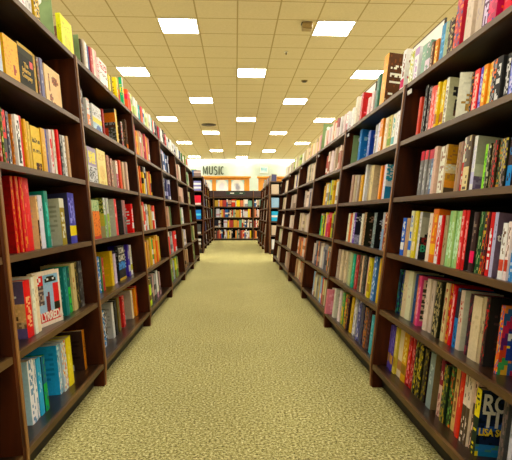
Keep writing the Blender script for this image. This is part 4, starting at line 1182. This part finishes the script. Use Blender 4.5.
def poster_display(x0, x1, panes, label):
    e = empty('poster_display', ((x0 + x1) / 2, YW, 0), label, 'poster display')
    o = Vector(e.location)
    P = lambda a, b, z: Vector((a, b, z)) - o
    zt = CAM_Z + (214.4 - 176.5) * YW / F_PX
    z0, z1 = CAM_Z + (214.4 - 194) * YW / F_PX, CAM_Z + (214.4 - 180) * YW / F_PX
    bm = new(); box(bm, (x0 - .06, YW - .1, zt - .08), (x1 + .06, YW + .14, zt), P); bevel(bm, .015); obj('cornice', bm, M['orange_wood'], e)
    bm = new(); box(bm, (x0, YW, z1), (x1, YW + .1, zt - .08), P); obj('top_rail', bm, M['orange_wood'], e)
    bm = new(); box(bm, (x0, YW, 0), (x1, YW + .1, z0), P); obj('base_panel', bm, M['orange_wood'], e)
    xs = [x0] + [v for p in panes for v in p[:2]] + [x1]
    for a, b in zip(xs[::2], xs[1::2]):
        if b - a > .004:
            bm = new(); box(bm, (a, YW, z0), (b, YW + .1, z1), P); obj('stile', bm, M['orange_wood'], e)
    for a, b, cols in panes:
        bm = new(); box(bm, (a, YW + .04, z0), (b, YW + .06, z1), P)
        ps = obj('poster', bm, poster_mat(cols, (a - o.x, b - o.x, z0, z1)), e)
    return e
def poster_mat(cols, ext):
    """white sheet, tinted towards its border, with a blotchy printed picture in the middle"""
    m, nt, b = mat('poster_print'); L = nt.links.new
    a, b_, z0, z1 = ext
    tc = N(nt, 'ShaderNodeTexCoord'); mp = N(nt, 'ShaderNodeMapping')
    mp.inputs['Location'].default_value = (-(a + b_) / (b_ - a), 0, -(z0 + z1) / (z1 - z0)); mp.inputs['Scale'].default_value = (2 / (b_ - a), 0, 2 / (z1 - z0))
    L(tc.outputs['Object'], mp.inputs['Vector'])
    ln = N(nt, 'ShaderNodeVectorMath', operation='LENGTH'); L(mp.outputs[0], ln.inputs[0])
    r = ramp(nt, [(.25, rgb(cols[1])), (.5, rgb('f4f6f4')), (.7, rgb('f2f6f6')), (.95, rgb(cols[0]))])
    no = N(nt, 'ShaderNodeTexNoise', Scale=4, Detail=3); L(tc.outputs['Object'], no.inputs['Vector'])
    ad = N(nt, 'ShaderNodeMath', operation='MULTIPLY_ADD'); L(no.outputs['Fac'], ad.inputs[0]); ad.inputs[1].default_value = .8; ad.inputs[2].default_value = -.4
    ad2 = N(nt, 'ShaderNodeMath', operation='ADD'); L(ad.outputs[0], ad2.inputs[0]); L(ln.outputs['Value'], ad2.inputs[1])
    dv = N(nt, 'ShaderNodeMath', operation='MULTIPLY'); L(ad2.outputs[0], dv.inputs[0]); dv.inputs[1].default_value = .75
    L(dv.outputs[0], r.inputs['Fac']); L(r.outputs[0], b.inputs['Base Color']); b.inputs['Roughness'].default_value = .3
    return m
def xw(px, y): return (px - 235.6) * y / F_PX
X = lambda px: xw(px, YW)
poster_display(X(200), X(249.5), [(X(204), X(212.4), ('9cd', 'cde')), (X(216.3), X(228.4), ('9cd', 'dde')), (X(231.4), X(244.3), ('6ccdd0', '99a'))],
              'golden wood display frame with three posters, below the MUSIC letters')
poster_display(X(258.5), X(285), [(X(264.5), X(275), ('9cd', 'a98'))], 'golden wood display frame seen partly behind the right bookcases')
# pale screen hung on the back wall
e = empty('wall_picture', (xw(264, Y1), Y1 - .05, 3.3), 'small pale blue framed picture high on the white back wall', 'picture')
bm = new(); box(bm, (-.21, 0, -.15), (.21, .04, .2)); obj('frame', bm, M['white_metal'], e)
bm = new(); box(bm, (-.17, -.004, -.11), (.17, 0.001, .16)); obj('print', bm, noise_mat('picture_print', [(.35, rgb('6fb0c4')), (.6, rgb('c0dce2'))], 4, .4), e)
# green sign on the closing bookcase
e = empty('shelf_sign', (.01, 17.19, 1.7), 'dark green sign strip on the header of the far bookcase', 'sign')
bm = new(); box(bm, (-.34, -.012, -.05), (.34, .008, .05)); bevel(bm, .004); obj('plate', bm, M['sign_green'], e)
bm = new(); box(bm, (-.2, -.015, -.02), (-.06, -.0118, .02)); obj('printed_mark', bm, M['print_white'], e)
bm = new(); box(bm, (.14, -.015, -.012), (.25, -.0118, .014)); obj('printed_mark', bm, M['tag_plastic'], e)

# ------------------------------------------------------------------ small things on the ceiling
def at_ceiling(px, py):
    d = 2.9595 * F_PX / (214.4 - py)
    return xw(px, d), d
x, y = at_ceiling(306.5, 25)
e = empty('ceiling_speaker', (x, y, CZ), 'small beige box on the ceiling beside the front right light panel', 'speaker')
bm = new(); box(bm, (-.075, -.09, -.11), (.075, .05, -.012)); bevel(bm, .008); obj('housing', bm, M['beige_metal'], e)
bm = new(); box(bm, (-.085, -.06, -.012), (.085, .06, 0)); obj('mounting_plate', bm, M['dark_metal'], e)
def round_thing(name, px, py, r, t, m, label, cat, rim):
    x, y = at_ceiling(px, py)
    e = empty(name, (x, y, CZ), label, cat)
    bm = new(); disc(bm, Matrix.Translation((0, 0, -t * .25)), r, t * .5); obj('rim', bm, M[rim], e)
    bm = new(); disc(bm, Matrix.Translation((0, 0, -t * .75)), r * .7, t * .5); obj('grille', bm, M[m], e)
round_thing('ceiling_vent', 209.3, 125.6, .24, .03, 'dark_metal', 'dark round ceiling vent between the light panels, left of centre', 'vent', 'dark_metal')
round_thing('ceiling_vent', 304.3, 81.5, .07, .03, 'dark_metal', 'small dark round vent in the ceiling on the right side', 'vent', 'beige_metal')
def sprinkler(px, py, label):
    x, y = at_ceiling(px, py)
    e = empty('sprinkler_head', (x, y, CZ), label, 'sprinkler', 'ceiling sprinklers')
    bm = new(); disc(bm, Matrix.Translation((0, 0, -.006)), .035, .01); obj('escutcheon', bm, M['white_metal'], e)
    bm = new(); disc(bm, Matrix.Translation((0, 0, -.03)), .01, .04); obj('nozzle', bm, M['dark_metal'], e)
sprinkler(286, 53.3, 'small sprinkler head in the ceiling right of the middle line')
sprinkler(136.4, 76.5, 'small sprinkler head just past the left light panel')

# ------------------------------------------------------------------ world and colour management
w = bpy.data.worlds.new('world'); bpy.context.scene.world = w; w.use_nodes = True
w.node_tree.nodes['Background'].inputs['Color'].default_value = (.5, .45, .38, 1)
w.node_tree.nodes['Background'].inputs['Strength'].default_value = .05
vs = bpy.context.scene.view_settings
bpy.context.scene.display_settings.display_device = 'sRGB'
vs.view_transform = 'Standard'; vs.look = 'None'; vs.gamma = 1; vs.use_curve_mapping = False
vs.exposure = 1.55
